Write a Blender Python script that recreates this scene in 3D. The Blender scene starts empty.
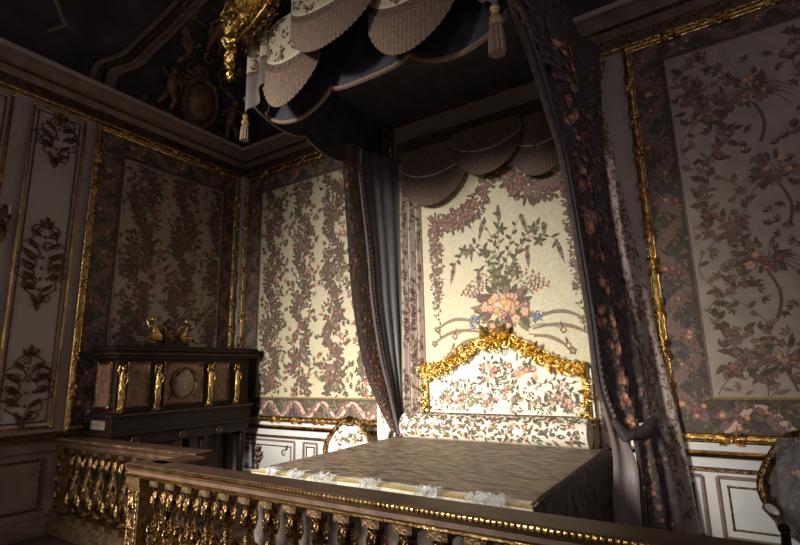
import bpy, math, random
from math import sin, cos, pi, radians, sqrt, atan2
from mathutils import Vector, Matrix
V = Vector
S_ = bpy.context.scene
COL = S_.collection

# ------------------------------------------------------------------ camera
cd = bpy.data.cameras.new('camera'); cam = bpy.data.objects.new('camera', cd); COL.objects.link(cam)
PITCH, YAW, ROLL, FOC = 0.1984, 0.5697, -0.0228, 483.9
fw = V((-sin(YAW)*cos(PITCH), cos(YAW)*cos(PITCH), sin(PITCH)))
rt0 = V((cos(YAW), sin(YAW), 0)); up0 = rt0.cross(fw)
rt = rt0*cos(ROLL) + up0*sin(ROLL); up = up0*cos(ROLL) - rt0*sin(ROLL)
Mx = Matrix((rt, up, -fw)).transposed().to_4x4(); Mx.translation = V((6.349, -5.095, 1.65))
cam.matrix_world = Mx
cd.sensor_width = 36; cd.lens = FOC/800*36; cd.clip_start = .05
S_.camera = cam

# ------------------------------------------------------------------ world, lights, exposure
w = bpy.data.worlds.new('world'); S_.world = w; w.use_nodes = True
w.node_tree.nodes['Background'].inputs[0].default_value = (.76, .62, .68, 1)
w.node_tree.nodes['Background'].inputs[1].default_value = .15
def area(name, loc, target, sx, sy, power, colr, spread):
    l = bpy.data.lights.new(name, 'AREA'); l.shape = 'RECTANGLE'; l.size = sx; l.size_y = sy
    l.energy = power; l.color = colr; l.spread = radians(spread)
    o = bpy.data.objects.new(name, l); COL.objects.link(o); o.location = loc
    o.rotation_euler = (V(target)-V(loc)).to_track_quat('-Z', 'Y').to_euler(); return o
area('window_daylight', (2.4, -10.2, 3.5), (3.2, 0, .50), 1.3, 3.2, 128, (1, .93, .80), 41.5)
area('window_daylight_far', (7.4, -10.2, 3.2), (6.4, 0, .6), 1.1, 3.0, 6, (1, .90, .82), 60)
S_.view_settings.view_transform = 'Standard'; S_.view_settings.look = 'None'
S_.view_settings.exposure = 0.14; S_.view_settings.gamma = 1; S_.view_settings.use_curve_mapping = False

# ------------------------------------------------------------------ materials
def mat(name, col, rough=.6, metal=0, var=.15, scale=12, bump=0, bscale=80, coat=0, sheen=0, spec=.5, col2=None, stretch=None):
    m = bpy.data.materials.new(name); m.use_nodes = True; nt = m.node_tree; n = nt.nodes; L = nt.links
    b = n['Principled BSDF']; b.inputs['Roughness'].default_value = rough; b.inputs['Metallic'].default_value = metal
    b.inputs['Coat Weight'].default_value = coat; b.inputs['Coat Roughness'].default_value = .12
    b.inputs['Sheen Weight'].default_value = sheen; b.inputs['Specular IOR Level'].default_value = spec
    tc = n.new('ShaderNodeTexCoord'); mp = n.new('ShaderNodeMapping'); L.new(tc.outputs['Object'], mp.inputs[0])
    if stretch: mp.inputs['Scale'].default_value = stretch
    nz = n.new('ShaderNodeTexNoise'); nz.inputs['Scale'].default_value = scale; nz.inputs['Detail'].default_value = 5
    L.new(mp.outputs[0], nz.inputs[0])
    cr = n.new('ShaderNodeValToRGB'); cr.color_ramp.elements[0].position = .35; cr.color_ramp.elements[1].position = .65
    c2 = col2 or tuple(min(1, c*(1+var)) for c in col); c1 = col if col2 else tuple(c*(1-var) for c in col)
    cr.color_ramp.elements[0].color = (*c1, 1); cr.color_ramp.elements[1].color = (*c2, 1)
    L.new(nz.outputs[0], cr.inputs[0]); L.new(cr.outputs[0], b.inputs['Base Color'])
    if bump:
        nb = n.new('ShaderNodeTexNoise'); nb.inputs['Scale'].default_value = bscale; nb.inputs['Detail'].default_value = 3
        L.new(mp.outputs[0], nb.inputs[0])
        bp = n.new('ShaderNodeBump'); bp.inputs['Strength'].default_value = bump; bp.inputs['Distance'].default_value = .01
        L.new(nb.outputs[0], bp.inputs['Height']); L.new(bp.outputs[0], b.inputs['Normal'])
    return m
M = dict(
 paint=mat('grey_white_paint', (.57, .50, .47), .5, var=.05, scale=3),
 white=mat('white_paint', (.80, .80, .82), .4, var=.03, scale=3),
 gold=mat('carved_gilding', (.36, .21, .07), .27, 1, scale=22, col2=(.95, .66, .25), bump=1, bscale=60),
 goldp=mat('burnished_gilding', (.42, .26, .09), .22, 1, scale=10, col2=(.95, .68, .28), bump=.3, bscale=40),
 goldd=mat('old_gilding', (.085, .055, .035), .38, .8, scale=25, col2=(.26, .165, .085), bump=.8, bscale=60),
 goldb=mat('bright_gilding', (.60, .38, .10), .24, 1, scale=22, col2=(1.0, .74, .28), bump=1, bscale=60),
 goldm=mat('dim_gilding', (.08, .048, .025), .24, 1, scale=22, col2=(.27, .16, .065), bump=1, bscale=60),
 railm=mat('reddish_rail_gilding', (.055, .028, .018), .5, .3, scale=9, col2=(.11, .06, .035), bump=.2),
 stucco=mat('gilded_stucco', (.20, .13, .08), .45, .25, scale=12, col2=(.42, .28, .15), bump=.5, bscale=30),
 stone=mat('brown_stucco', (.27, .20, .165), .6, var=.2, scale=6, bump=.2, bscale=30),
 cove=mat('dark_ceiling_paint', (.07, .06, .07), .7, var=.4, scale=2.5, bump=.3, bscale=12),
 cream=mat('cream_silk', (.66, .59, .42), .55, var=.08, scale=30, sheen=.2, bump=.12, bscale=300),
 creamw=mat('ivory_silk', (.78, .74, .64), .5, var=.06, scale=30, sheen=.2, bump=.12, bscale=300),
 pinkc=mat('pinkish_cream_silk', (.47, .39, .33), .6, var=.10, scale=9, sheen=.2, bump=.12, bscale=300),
 taupe=mat('taupe_silk', (.105, .078, .072), .65, var=.25, scale=20),
 darksilk=mat('dark_brown_silk', (.075, .055, .055), .6, var=.35, scale=18),
 lining=mat('blue_grey_satin', (.10, .095, .108), .45, var=.12, scale=5, sheen=.3, stretch=(6, 6, .6)),
 satin=mat('grey_tan_satin', (.24, .20, .195), .35, var=.12, scale=5, sheen=.3, stretch=(8, 8, .6)),
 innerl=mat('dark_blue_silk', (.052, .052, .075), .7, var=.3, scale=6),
 plum=mat('plum_thread', (.17, .095, .082), .7, var=.3, scale=40),
 green=mat('dark_green_thread', (.115, .11, .06), .7, var=.3, scale=40),
 olive=mat('olive_thread', (.22, .21, .10), .7, var=.25, scale=40),
 rose=mat('rose_thread', (.42, .17, .13), .7, var=.25, scale=60),
 mauve=mat('mauve_thread', (.27, .165, .155), .7, var=.25, scale=60),
 peach=mat('peach_thread', (.72, .38, .20), .7, var=.25, scale=60),
 pink=mat('pale_pink_thread', (.72, .50, .42), .7, var=.15, scale=60),
 blue=mat('blue_thread', (.13, .16, .26), .7, var=.25, scale=60),
 ochre=mat('ochre_thread', (.55, .36, .10), .6, var=.25, scale=60),
 tan=mat('tan_thread', (.29, .20, .15), .7, var=.2, scale=40),
 tand=mat('brown_thread', (.17, .115, .09), .7, var=.2, scale=40),
 ivory=mat('ivory_thread', (.80, .74, .58), .6, var=.1, scale=40),
 goldth=mat('gold_braid', (.50, .33, .12), .4, .5, scale=80, col2=(.8, .6, .28)),
 ebony=mat('dark_mahogany', (.022, .012, .01), .45, var=.3, scale=5, stretch=(1, 1, 8), spec=.25),
 plaque=mat('red_brown_marquetry', (.25, .13, .09), .4, var=.35, scale=14),
 plaqueL=mat('pale_marquetry', (.30, .22, .18), .4, var=.3, scale=30),
 parquet=mat('dark_oak_parquet', (.06, .035, .02), .5, var=.3, scale=4, stretch=(1, 10, 1)),
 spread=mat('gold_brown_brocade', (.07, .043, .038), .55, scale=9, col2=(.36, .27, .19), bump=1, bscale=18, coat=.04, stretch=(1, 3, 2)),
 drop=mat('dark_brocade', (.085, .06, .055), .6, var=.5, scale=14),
 plastic=None, black=mat('shadow_black', (.01, .01, .012), .9, var=.1),
 marble=mat('painted_baseboard', (.20, .14, .12), .4, var=.3, scale=6),
)
pm = bpy.data.materials.new('clear_plastic_film'); pm.use_nodes = True
pb = pm.node_tree.nodes['Principled BSDF']; pb.inputs['Base Color'].default_value = (.86, .9, .97, 1)
pb.inputs['Roughness'].default_value = .07; pb.inputs['Alpha'].default_value = .5; pb.inputs['Specular IOR Level'].default_value = 1
pb.inputs['Coat Weight'].default_value = 1
nn = pm.node_tree.nodes.new('ShaderNodeTexNoise'); nn.inputs['Scale'].default_value = 14
bb = pm.node_tree.nodes.new('ShaderNodeBump'); bb.inputs['Strength'].default_value = .8; bb.inputs['Distance'].default_value = .03
pm.node_tree.links.new(nn.outputs[0], bb.inputs['Height']); pm.node_tree.links.new(bb.outputs[0], pb.inputs['Normal'])
M['plastic'] = pm
pm2 = pm.copy(); pm2.name = 'thin_plastic_cover'; pm2.node_tree.nodes['Principled BSDF'].inputs['Alpha'].default_value = .16; M['plastic2'] = pm2

# ------------------------------------------------------------------ mesh builder
class MB:
    def __init__(s): s.v = []; s.f = []; s.m = []; s.ms = []
    def mi(s, k):
        if k not in s.ms: s.ms.append(k)
        return s.ms.index(k)
    def poly(s, pts, k):
        i = len(s.v); s.v += [tuple(p) for p in pts]; s.f.append(tuple(range(i, i+len(pts)))); s.m.append(s.mi(k))
    def grid(s, fn, nu, nv, k, cu=False, kf=None):
        i0 = len(s.v); du = nu if cu else nu+1
        for j in range(nv+1):
            for i in range(du): s.v.append(tuple(fn(i/nu, j/nv)))
        a = s.mi(k) if k else 0
        for j in range(nv):
            for i in range(nu):
                p = i0+j*du+i; q = i0+j*du+(i+1) % du
                s.f.append((p, q, q+du, p+du)); s.m.append(s.mi(kf((i+.5)/nu, (j+.5)/nv)) if kf else a)
    def box(s, a, b, k):
        x0, y0, z0 = a; x1, y1, z1 = b; i = len(s.v)
        s.v += [(x0,y0,z0),(x1,y0,z0),(x1,y1,z0),(x0,y1,z0),(x0,y0,z1),(x1,y0,z1),(x1,y1,z1),(x0,y1,z1)]
        for q in ((3,2,1,0),(4,5,6,7),(0,1,5,4),(1,2,6,5),(2,3,7,6),(3,0,4,7)):
            s.f.append(tuple(i+t for t in q)); s.m.append(s.mi(k))
    def tube(s, pts, r, k, n=7, closed=False, cap=True):
        pts = [V(p) for p in pts]; N = len(pts)
        if N < 2: return
        rr = r if hasattr(r, '__len__') else [r]*N
        i0 = len(s.v); T = []
        for i in range(N):
            a = pts[(i-1) % N] if (closed or i > 0) else pts[i]; b = pts[(i+1) % N] if (closed or i < N-1) else pts[i]
            d = (b-a); T.append(d.normalized() if d.length > 1e-9 else V((0,0,1)))
        u = T[0].orthogonal().normalized()
        for i in range(N):
            u = (u - T[i]*u.dot(T[i])); u = u.normalized() if u.length > 1e-6 else T[i].orthogonal().normalized()
            w_ = T[i].cross(u)
            for q in range(n):
                a = 2*pi*q/n; s.v.append(tuple(pts[i]+(u*cos(a)+w_*sin(a))*rr[i]))
        km = s.mi(k)
        for i in range(N if closed else N-1):
            for q in range(n):
                A = i0+i*n+q; B = i0+i*n+(q+1) % n; j = ((i+1) % N)
                s.f.append((A, B, i0+j*n+(q+1) % n, i0+j*n+q)); s.m.append(km)
        if cap and not closed:
            s.f.append(tuple(i0+q for q in range(n))[::-1]); s.m.append(km)
            s.f.append(tuple(i0+(N-1)*n+q for q in range(n))); s.m.append(km)
    def lathe(s, prof, c, k, n=14, lobes=0, amp=0, ax=None):
        c = V(c)
        def fn(u, v):
            i = v*(len(prof)-1); j = min(int(i), len(prof)-2); t = i-j
            r = prof[j][0]*(1-t)+prof[j+1][0]*t; z = prof[j][1]*(1-t)+prof[j+1][1]*t
            a = 2*pi*u; r *= 1+amp*cos(lobes*a)
            p = V((r*cos(a), r*sin(a), z))
            if ax is not None: p = ax @ p
            return c+p
        s.grid(fn, n, (len(prof)-1), k, cu=True)
    def ball(s, c, r, k, n=8, sc=(1,1,1)):
        c = V(c); m_ = max(4, n//2+1)
        s.grid(lambda u, v: c+V((r*sc[0]*cos(2*pi*u)*sin(pi*v), r*sc[1]*sin(2*pi*u)*sin(pi*v), -r*sc[2]*cos(pi*v))), n, m_, k, cu=True)
    def prof(s, pr, o, d, length, n_, u_, k, miter=(0, 0)):
        o = V(o); d = V(d); n_ = V(n_); u_ = V(u_); A = []; B = []
        for a, b in pr:
            A.append(o+n_*a+u_*b+d*(a*miter[0])); B.append(o+n_*a+u_*b+d*(length+a*miter[1]))
        for i in range(len(pr)-1):
            kk = k[i] if isinstance(k, (list, tuple)) else k
            s.poly([A[i], B[i], B[i+1], A[i+1]], kk)
        kk = k[0] if isinstance(k, (list, tuple)) else k
        s.poly(A[::-1], kk); s.poly(B, kk)
    def build(s, name, parent=None, smooth=True, bevel=0, loc=None):
        me = bpy.data.meshes.new(name); me.from_pydata(s.v, [], s.f); me.update()
        for k in s.ms: me.materials.append(M[k])
        me.polygons.foreach_set('material_index', s.m)
        if smooth:
            me.polygons.foreach_set('use_smooth', [True]*len(me.polygons))
        o = bpy.data.objects.new(name, me); COL.objects.link(o)
        if smooth:
            try: me.set_sharp_from_angle(angle=radians(42))
            except Exception: pass
        if bevel:
            b = o.modifiers.new('bevel', 'BEVEL'); b.width = bevel; b.segments = 2; b.limit_method = 'ANGLE'
        if parent:
            o.parent = parent
            if loc is None: o.matrix_parent_inverse = Matrix.Translation(-V(parent['_o'])) if '_o' in parent else Matrix.Identity(4)
        return o
def tag(o, label=None, cat=None, group=None, kind=None):
    if label: o['label'] = label
    if cat: o['category'] = cat
    if group: o['group'] = group
    if kind: o['kind'] = kind
    return o
def thing(name, label, cat, loc=(0,0,0), group=None):
    o = bpy.data.objects.new(name, None); COL.objects.link(o); o.location = loc; o.empty_display_size = .1
    o['_o'] = tuple(loc)
    return tag(o, label, cat, group)
def clean():
    for o in bpy.data.objects:
        if '_o' in o: del o['_o']
def struct(name, mb, smooth=False, **k):
    o = mb.build(name, None, smooth, **k); o['kind'] = 'structure'; return o

# ------------------------------------------------------------------ embroidery (2-D motifs laid on a surface)
R = random.Random(7)
def rot(pts, a, cx, cy): return [(cx+x*cos(a)-y*sin(a), cy+x*sin(a)+y*cos(a)) for x, y in pts]
def leaf(I, x, y, a, L, W, k, lay=0):
    I.append((rot([(0,0),(.2*L,.42*W),(.5*L,.5*W),(.8*L,.25*W),(L,0),(.8*L,-.25*W),(.5*L,-.5*W),(.2*L,-.42*W)], a, x, y), k, lay))
def lobed(I, x, y, r, n, k, lay, ph=0):
    I.append(([(x+r*(.82+.18*cos(n*t+ph))*cos(t), y+r*(.82+.18*cos(n*t+ph))*sin(t)) for t in [2*pi*i/(n*3) for i in range(n*3)]], k, lay))
def flower(I, x, y, r, pal, lay=2, rnd=R):
    ph = rnd.uniform(0, 6); lobed(I, x, y, r, 5, pal[0], lay, ph)
    lobed(I, x+r*.08, y+r*.06, r*.66, 5, pal[1], lay+1, ph+2)
    lobed(I, x+r*.05, y, r*.3, 4, pal[2], lay+2, ph)
def strip(I, pts, w_, k, lay=0):
    n = len(pts)
    for i in range(n-1):
        (x0, y0), (x1, y1) = pts[i], pts[i+1]; d = sqrt((x1-x0)**2+(y1-y0)**2) or 1; nx, ny = -(y1-y0)/d, (x1-x0)/d
        wa = w_(i/(n-1)) if callable(w_) else w_; wb = w_((i+1)/(n-1)) if callable(w_) else w_
        I.append(([(x0+nx*wa, y0+ny*wa), (x1+nx*wb, y1+ny*wb), (x1-nx*wb, y1-ny*wb), (x0-nx*wa, y0-ny*wa)], k, lay))
def sprig(I, pts, ll, lw, ks, step=.03, stem=None, lay=1, rnd=R, spread=.9):
    if stem: strip(I, pts, .003, stem, 0)
    acc = 0; side = 1
    for i in range(len(pts)-1):
        (x0, y0), (x1, y1) = pts[i], pts[i+1]; d = sqrt((x1-x0)**2+(y1-y0)**2); acc += d
        if acc >= step:
            acc = 0; side = -side; a = atan2(y1-y0, x1-x0)
            leaf(I, x1, y1, a+side*rnd.uniform(.4, spread+.3), ll*rnd.uniform(.7, 1.2), lw*rnd.uniform(.8, 1.2), rnd.choice(ks), lay)
def bouquet(I, x, y, r, nl, nf, lks, pals, rnd=R, sy=1.0, fr=.28):
    for i in range(nl):
        a = rnd.uniform(0, 2*pi); q = r*rnd.uniform(.3, .75)
        leaf(I, x+q*cos(a), y+q*sin(a)*sy, a+rnd.uniform(-.5, .5), r*rnd.uniform(.3, .55), r*.2, rnd.choice(lks), rnd.choice((0, 1)))
    for i in range(nf):
        a = rnd.uniform(0, 2*pi); q = r*sqrt(rnd.random())*.72
        flower(I, x+q*cos(a), y+q*sin(a)*sy, r*fr*rnd.uniform(.6, 1.1), rnd.choice(pals), 2+3*(i % 3), rnd)
def emb(mb, S, I, off=.0035, sgn=1, layer=.0012, box=None):
    for q_, (pts, k, lay) in enumerate(I):
        lay = lay+.9*((q_*.6180339) % 1)
        if box:
            if any(not (box[0] <= x <= box[1] and box[2] <= y <= box[3]) for x, y in pts): continue
        cx = sum(p[0] for p in pts)/len(pts); cy = sum(p[1] for p in pts)/len(pts); e = .004
        o = S(cx, cy); n = (S(cx+e, cy)-o).cross(S(cx, cy+e)-o)
        if n.length < 1e-12: continue
        n = n.normalized()*sgn*(off+lay*layer)
        P = [S(x, y)+n for x, y in pts]
        mb.poly(P if sgn > 0 else P[::-1], k)
DPAL = [('plum', 'mauve', 'rose'), ('plum', 'rose', 'tan'), ('mauve', 'tan', 'plum')]
BPAL = [('rose', 'peach', 'pink'), ('peach', 'pink', 'ochre'), ('rose', 'pink', 'peach'), ('mauve', 'rose', 'pink')]

def brocade(I, u0, u1, v0, v1, colw, per, leafk, pals, dens=1.0, rnd=None, size=1.0, first=.5):
    rnd = rnd or random.Random(3)
    nc = int((u1-u0)/colw+1.5)
    for c in range(-1, nc+1):
        xc = u0+colw*(first+c); ph = (c % 2)*per/2
        f = lambda v: xc+.12*size*sin(2*pi*(v+ph)/per)
        pts = [(f(v0+(v1-v0)*i/160), v0+(v1-v0)*i/160) for i in range(161)]
        for d in (0, .06*size):
            sprig(I, [(x+d*sin(y*14), y) for x, y in pts], .095*size, .042*size, leafk, .021/dens, 'plum', 1, rnd, 1.5)
        g = lambda v: xc-.19*size*sin(2*pi*(v+ph)/per+.6)
        pts2 = [(g(v0+(v1-v0)*i/160), v0+(v1-v0)*i/160) for i in range(161)]
        sprig(I, pts2, .08*size, .036*size, leafk+['olive', 'tan', 'rose'], .028/dens, 'tand', 1, rnd, 1.2)
        k = -1
        while v0+k*per-ph < v1+per:
            vv = v0+k*per-ph+per*.35; k += 1
            bouquet(I, f(vv), vv, .20*size, int(38*dens), 9, leafk, pals, rnd, 1.2, .22)
            bouquet(I, f(vv+per*.5)+.03, vv+per*.5, .085*size, int(12*dens), 4, leafk, pals, rnd, 1.0, .3)
            for q in range(int(34*dens)):
                x = xc+rnd.uniform(-.5, .5)*colw; y = vv+rnd.uniform(0, 1)*per; a = rnd.uniform(0, 6.3)
                kk = rnd.choice(leafk+['olive', 'rose', 'tan'])
                for t in (-.7, 0, .7): leaf(I, x, y, a+t,   .07*size, .028*size, kk, 0)
def ribbon_border(I, p0, p1, wd, per, rk, leafk, pals, rnd=None, field=None):
    """twisting ribbon with roses along the line p0-p1"""
    rnd = rnd or random.Random(5)
    (x0, y0), (x1, y1) = p0, p1; L = sqrt((x1-x0)**2+(y1-y0)**2); dx, dy = (x1-x0)/L, (y1-y0)/L; nx, ny = -dy, dx
    pt = lambda s, t: (x0+dx*s+nx*t, y0+dy*s+ny*t)
    n = max(1, round(L/per)); per = L/n
    for i in range(n):
        s0 = i*per; sg = 1 if i % 2 else -1
        for kk, dd, ww in ((rk[0], 0, .055), (rk[1], .05, .03)):
            P = [pt(s0+per*(t/10)+dd, sg*wd*.36*cos(pi*t/10)) for t in range(11)]
            strip(I, P, lambda q: wd*ww*2.3*(.35+sin(pi*q)), kk, 0 if dd == 0 else 1)
        cx, cy = pt(s0+per*.5, 0)
        bouquet(I, cx, cy, wd*(.46 if i % 2 == 0 else .36), 22, 6 if i % 2 == 0 else 3, leafk+['mauve', 'olive'], pals, rnd, 1, .30)
        for q in range(16):
            c2, d2 = pt(s0+rnd.uniform(0, per), rnd.uniform(-.42, .42)*wd); leaf(I, c2, d2, rnd.uniform(0, 6.3), wd*.20, wd*.09, rnd.choice(leafk+['mauve', 'tan', 'green', 'olive']), 1)
        for q in (-1, 1):
            cx, cy = pt(s0+per*.02, q*wd*.33)
            for a in range(5): leaf(I, cx, cy, a*1.25+i, wd*.17, wd*.07, rnd.choice(leafk), 1)

# ------------------------------------------------------------------ gilt carving helpers
def scroll_pts(T, x, y, a, size, turns=1.1, hand=1, n=16, lift=.0):
    """C-scroll in the local plane of frame T(x, y, h)"""
    P = []
    for i in range(n+1):
        t = i/n; r = size*(1-.8*t); th = a+hand*turns*2*pi*t
        P.append(T(x+cos(th)*r-cos(a)*size, y+sin(th)*r-sin(a)*size, lift+.012*sin(pi*t)))
    return P
def gscroll(mb, T, x, y, a, size, r, k, hand=1, turns=1.1, n=14, sides=6):
    P = scroll_pts(T, x, y, a, size, turns, hand, n, r*.6)
    mb.tube(P, [r*(1-.65*i/n) for i in range(n+1)], k, sides); mb.ball(P[-1], r*.75, k, 6)
def acanthus(mb, T, x, y, a, L, W, k, h=.02):
    """a raised, lobed leaf"""
    def fn(u, v):
        wv = W*(sin(pi*min(1, .12+.88*v))**.7)*(1+.22*sin(v*22))*.5; s = (u-.5)*2
        px, py = L*v, s*wv
        return T(x+px*cos(a)-py*sin(a), y+px*sin(a)+py*cos(a), h*(.15+1.3*sin(pi*v)*(1-.75*abs(s))+.9*v*v*.5))
    mb.grid(fn, 4, 9, k)
def rocaille(mb, T, path, size, k, rnd, dens=1.0):
    """dense carved run along a 2-D path"""
    n = len(path)
    for i in range(n-1):
        (x0, y0), (x1, y1) = path[i], path[i+1]; a = atan2(y1-y0, x1-x0)
        for q in range(max(1, int(dens))):
            sd = rnd.choice((-1, 1)); s = size*rnd.uniform(.6, 1.1)
            x = x0+rnd.uniform(-.3, .3)*size; y = y0+rnd.uniform(-.3, .3)*size
            c = rnd.random()
            if c < .45: gscroll(mb, T, x, y, a+sd*rnd.uniform(.8, 2.2), s*.5, size*.11, k, sd, 1.0, 10, 5)
            else: acanthus(mb, T, x, y, a+sd*rnd.uniform(.1, 1.5), s, s*.45, k, size*.28)
            if c > .8: mb.ball(T(x, y, size*.15), size*.12, k, 6)
def arabesque(mb, T, w_, h_, k, rnd, r=.008, n=7):
    for i in range(n):
        y = -h_/2+h_*(i+.5)/n; lim = w_/2*(1-abs(2*y/h_)**1.6)
        for q in (-1, 1):
            s = min(.09, lim*.45+.02)*rnd.uniform(.8, 1.1); a0 = rnd.choice((pi/2, -pi/2, 0))
            a = a0 if q > 0 else pi-a0
            gscroll(mb, T, q*lim*.55, y, a, s, r, k, q, 1.15, 14, 5)
            acanthus(mb, T, q*lim*.25, y, (0.5 if q > 0 else pi-.5), lim*.55+.03, .05, k, .012)
            acanthus(mb, T, q*lim*.6, y, (1.1 if q > 0 else pi-1.1), .09, .035, k, .012)
        mb.ball(T(0, y, .008), .018, k, 7)
    for q in (-1, 1):   # outline
        P = []
        for i in range(41):
            y = -h_/2+h_*i/40; lim = w_/2*(1-abs(2*y/h_)**1.5)*(1+.18*sin(i*.95))
            P.append(T(q*lim, y, .004))
        mb.tube(P, r*.75, k, 5)
    acanthus(mb, T, 0, h_/2-.06, pi/2, .12, .06, k, .015); acanthus(mb, T, 0, -h_/2+.06, -pi/2, .12, .06, k, .015)
def rail(mb, a, b, r, k, wob=.18, per=.09, n=8):
    a = V(a); b = V(b); L = (b-a).length; m_ = max(2, int(L/per*4))
    mb.tube([a.lerp(b, i/m_) for i in range(m_+1)], [r*(1+wob*sin(i*pi/2)) for i in range(m_+1)], k, n)
def rect_frame(mb, T, x0, x1, y0, y1, r, k, wob=.1, per=.09, wraps=.45):
    c = [(x0, y0), (x1, y0), (x1, y1), (x0, y1)]
    for i in range(4):
        a, b = c[i], c[(i+1) % 4]; rail(mb, T(*a, 0), T(*b, 0), r, k, wob, per)
        mb.ball(T(*a, 0), r*1.5, k, 8)
        L = sqrt((b[0]-a[0])**2+(b[1]-a[1])**2); ang = atan2(b[1]-a[1], b[0]-a[0])
        if wraps:
            for j in range(1, int(L/wraps)+1):
                t = j/(int(L/wraps)+1); x = a[0]+(b[0]-a[0])*t; y = a[1]+(b[1]-a[1])*t
                for q in (-1, 1):
                    acanthus(mb, T, x, y, ang+q*.5, r*4, r*1.8, k, r*1.1); acanthus(mb, T, x, y, ang+pi+q*.5, r*4, r*1.8, k, r*1.1)
                mb.ball(T(x, y, r*.5), r*1.2, k, 7)
# local frames: (x along wall, y up, h out of the wall)
TB = lambda y0=0: (lambda x, y, h=0: V((x, y0-h, y)))          # wall behind the bed
TL = lambda x0=0: (lambda x, y, h=0: V((x0+h, x, y)))          # left wall (x means world y)
def fr(o, ax, ay, an): 
    o, ax, ay, an = V(o), V(ax), V(ay), V(an); return lambda x, y, h=0: o+ax*x+ay*y+an*h

# ================================================================== THE SETTING
m = MB(); m.box((-.2, -9, -.12), (9.6, .2, 0), 'parquet'); struct('floor', m)
m = MB(); m.box((-.2, 0, 0), (9.6, .2, 5.35), 'paint'); struct('wall_back', m)
m = MB(); m.box((-.2, -9, 0), (0, 0, 5.35), 'paint'); struct('wall_left', m)
m = MB()
cx_ = lambda t: 1.8*(1-cos(t)); cz_ = lambda t: 5.3+2*sin(t)
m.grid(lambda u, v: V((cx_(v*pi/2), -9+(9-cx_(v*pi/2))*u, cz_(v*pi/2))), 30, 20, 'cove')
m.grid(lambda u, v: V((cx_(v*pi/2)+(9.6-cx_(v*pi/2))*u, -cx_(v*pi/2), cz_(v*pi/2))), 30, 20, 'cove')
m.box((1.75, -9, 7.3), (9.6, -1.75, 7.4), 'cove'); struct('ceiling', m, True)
# cornices with a gilt lower edge and a dark carved frieze
PR = [(0, 4.86), (.03, 4.87), (.035, 4.90), (.02, 4.93), (.03, 5.03), (.09, 5.09), (.13, 5.11), (.13, 5.15), (.19, 5.21), (.24, 5.23), (.24, 5.29), (0, 5.34)]
KS = ['goldp', 'goldp', 'stone', 'goldd', 'stone', 'goldd', 'stone', 'stone', 'stone', 'paint', 'stone']
m = MB(); m.prof(PR, (0, 0, 0), (1, 0, 0), 9.6, (0, -1, 0), (0, 0, 1), KS)
rail(m, (0, -.04, 4.885), (9.6, -.04, 4.885), .018, 'gold', .25, .10); struct('trim_1', m)
m = MB(); m.prof(PR, (0, -9, 0), (0, 1, 0), 9, (1, 0, 0), (0, 0, 1), KS)
rail(m, (.04, -9, 4.885), (.04, 0, 4.885), .018, 'gold', .25, .10); struct('trim_2', m)
m = MB(); m.prof([(0, 0), (.05, 0), (.05, .14), (.03, .17), (0, .17)], (0, 0, 0), (1, 0, 0), 9.6, (0, -1, 0), (0, 0, 1), 'marble'); struct('baseboard_back', m)
m = MB(); m.prof([(0, 0), (.05, 0), (.05, .14), (.03, .17), (0, .17)], (0, -9, 0), (0, 1, 0), 9, (1, 0, 0), (0, 0, 1), 'marble'); struct('baseboard_left', m)
# dado of the wall behind the bed
m = MB(); T = TB()
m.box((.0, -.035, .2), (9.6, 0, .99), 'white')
m.prof([(.035, .86), (.075, .87), (.085, .90), (.06, .915), (.035, .92)], (0, 0, 0), (1, 0, 0), 9.6, (0, -1, 0), (0, 0, 1), ['goldd', 'goldp', 'goldp', 'stone'])
m.prof([(.035, .745), (.055, .75), (.055, .775), (.035, .785)], (0, 0, 0), (1, 0, 0), 9.6, (0, -1, 0), (0, 0, 1), ['stone', 'goldd', 'goldd'])
struct('trim_3', m)
m = MB()
for a, b in ((.18, 1.33), (1.50, 1.74), (1.92, 3.0), (5.62, 6.11), (6.22, 7.5), (7.7, 9.1)):
    c = [(a, .24), (b, .24), (b, .71), (a, .71)]
    for i in range(4):
        p, q = c[i], c[(i+1) % 4]; m.tube([T(*p, .04), T(*q, .04)], .017, 'stone', 6); 
    ins = .07 if b-a > .3 else .05
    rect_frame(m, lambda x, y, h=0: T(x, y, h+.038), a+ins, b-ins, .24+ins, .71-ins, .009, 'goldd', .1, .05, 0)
    cx0 = (a+b)/2
    if b-a > .6 and a < 5:
        for q in (-1, 1):
            for zz in (.36, .59):
                X = cx0+q*(b-a)*.36
                gscroll(m, lambda x, y, h=0: T(x, y, h+.038), X, zz, .8 if q > 0 else pi-.8, .05, .007, 'goldd', q); acanthus(m, lambda x, y, h=0: T(x, y, h+.036), X, zz, 1.2*q, .08, .04, 'goldd', .012)
        TT = lambda x, y, h=0: T(x+a+(b-a)*(.37 if a < 1 else .5), y+.475, h+.038)
        arabesque(m, TT, .2, .22, 'goldd', random.Random(4), .006, 3)
struct('trim_4', m, True)
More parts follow.
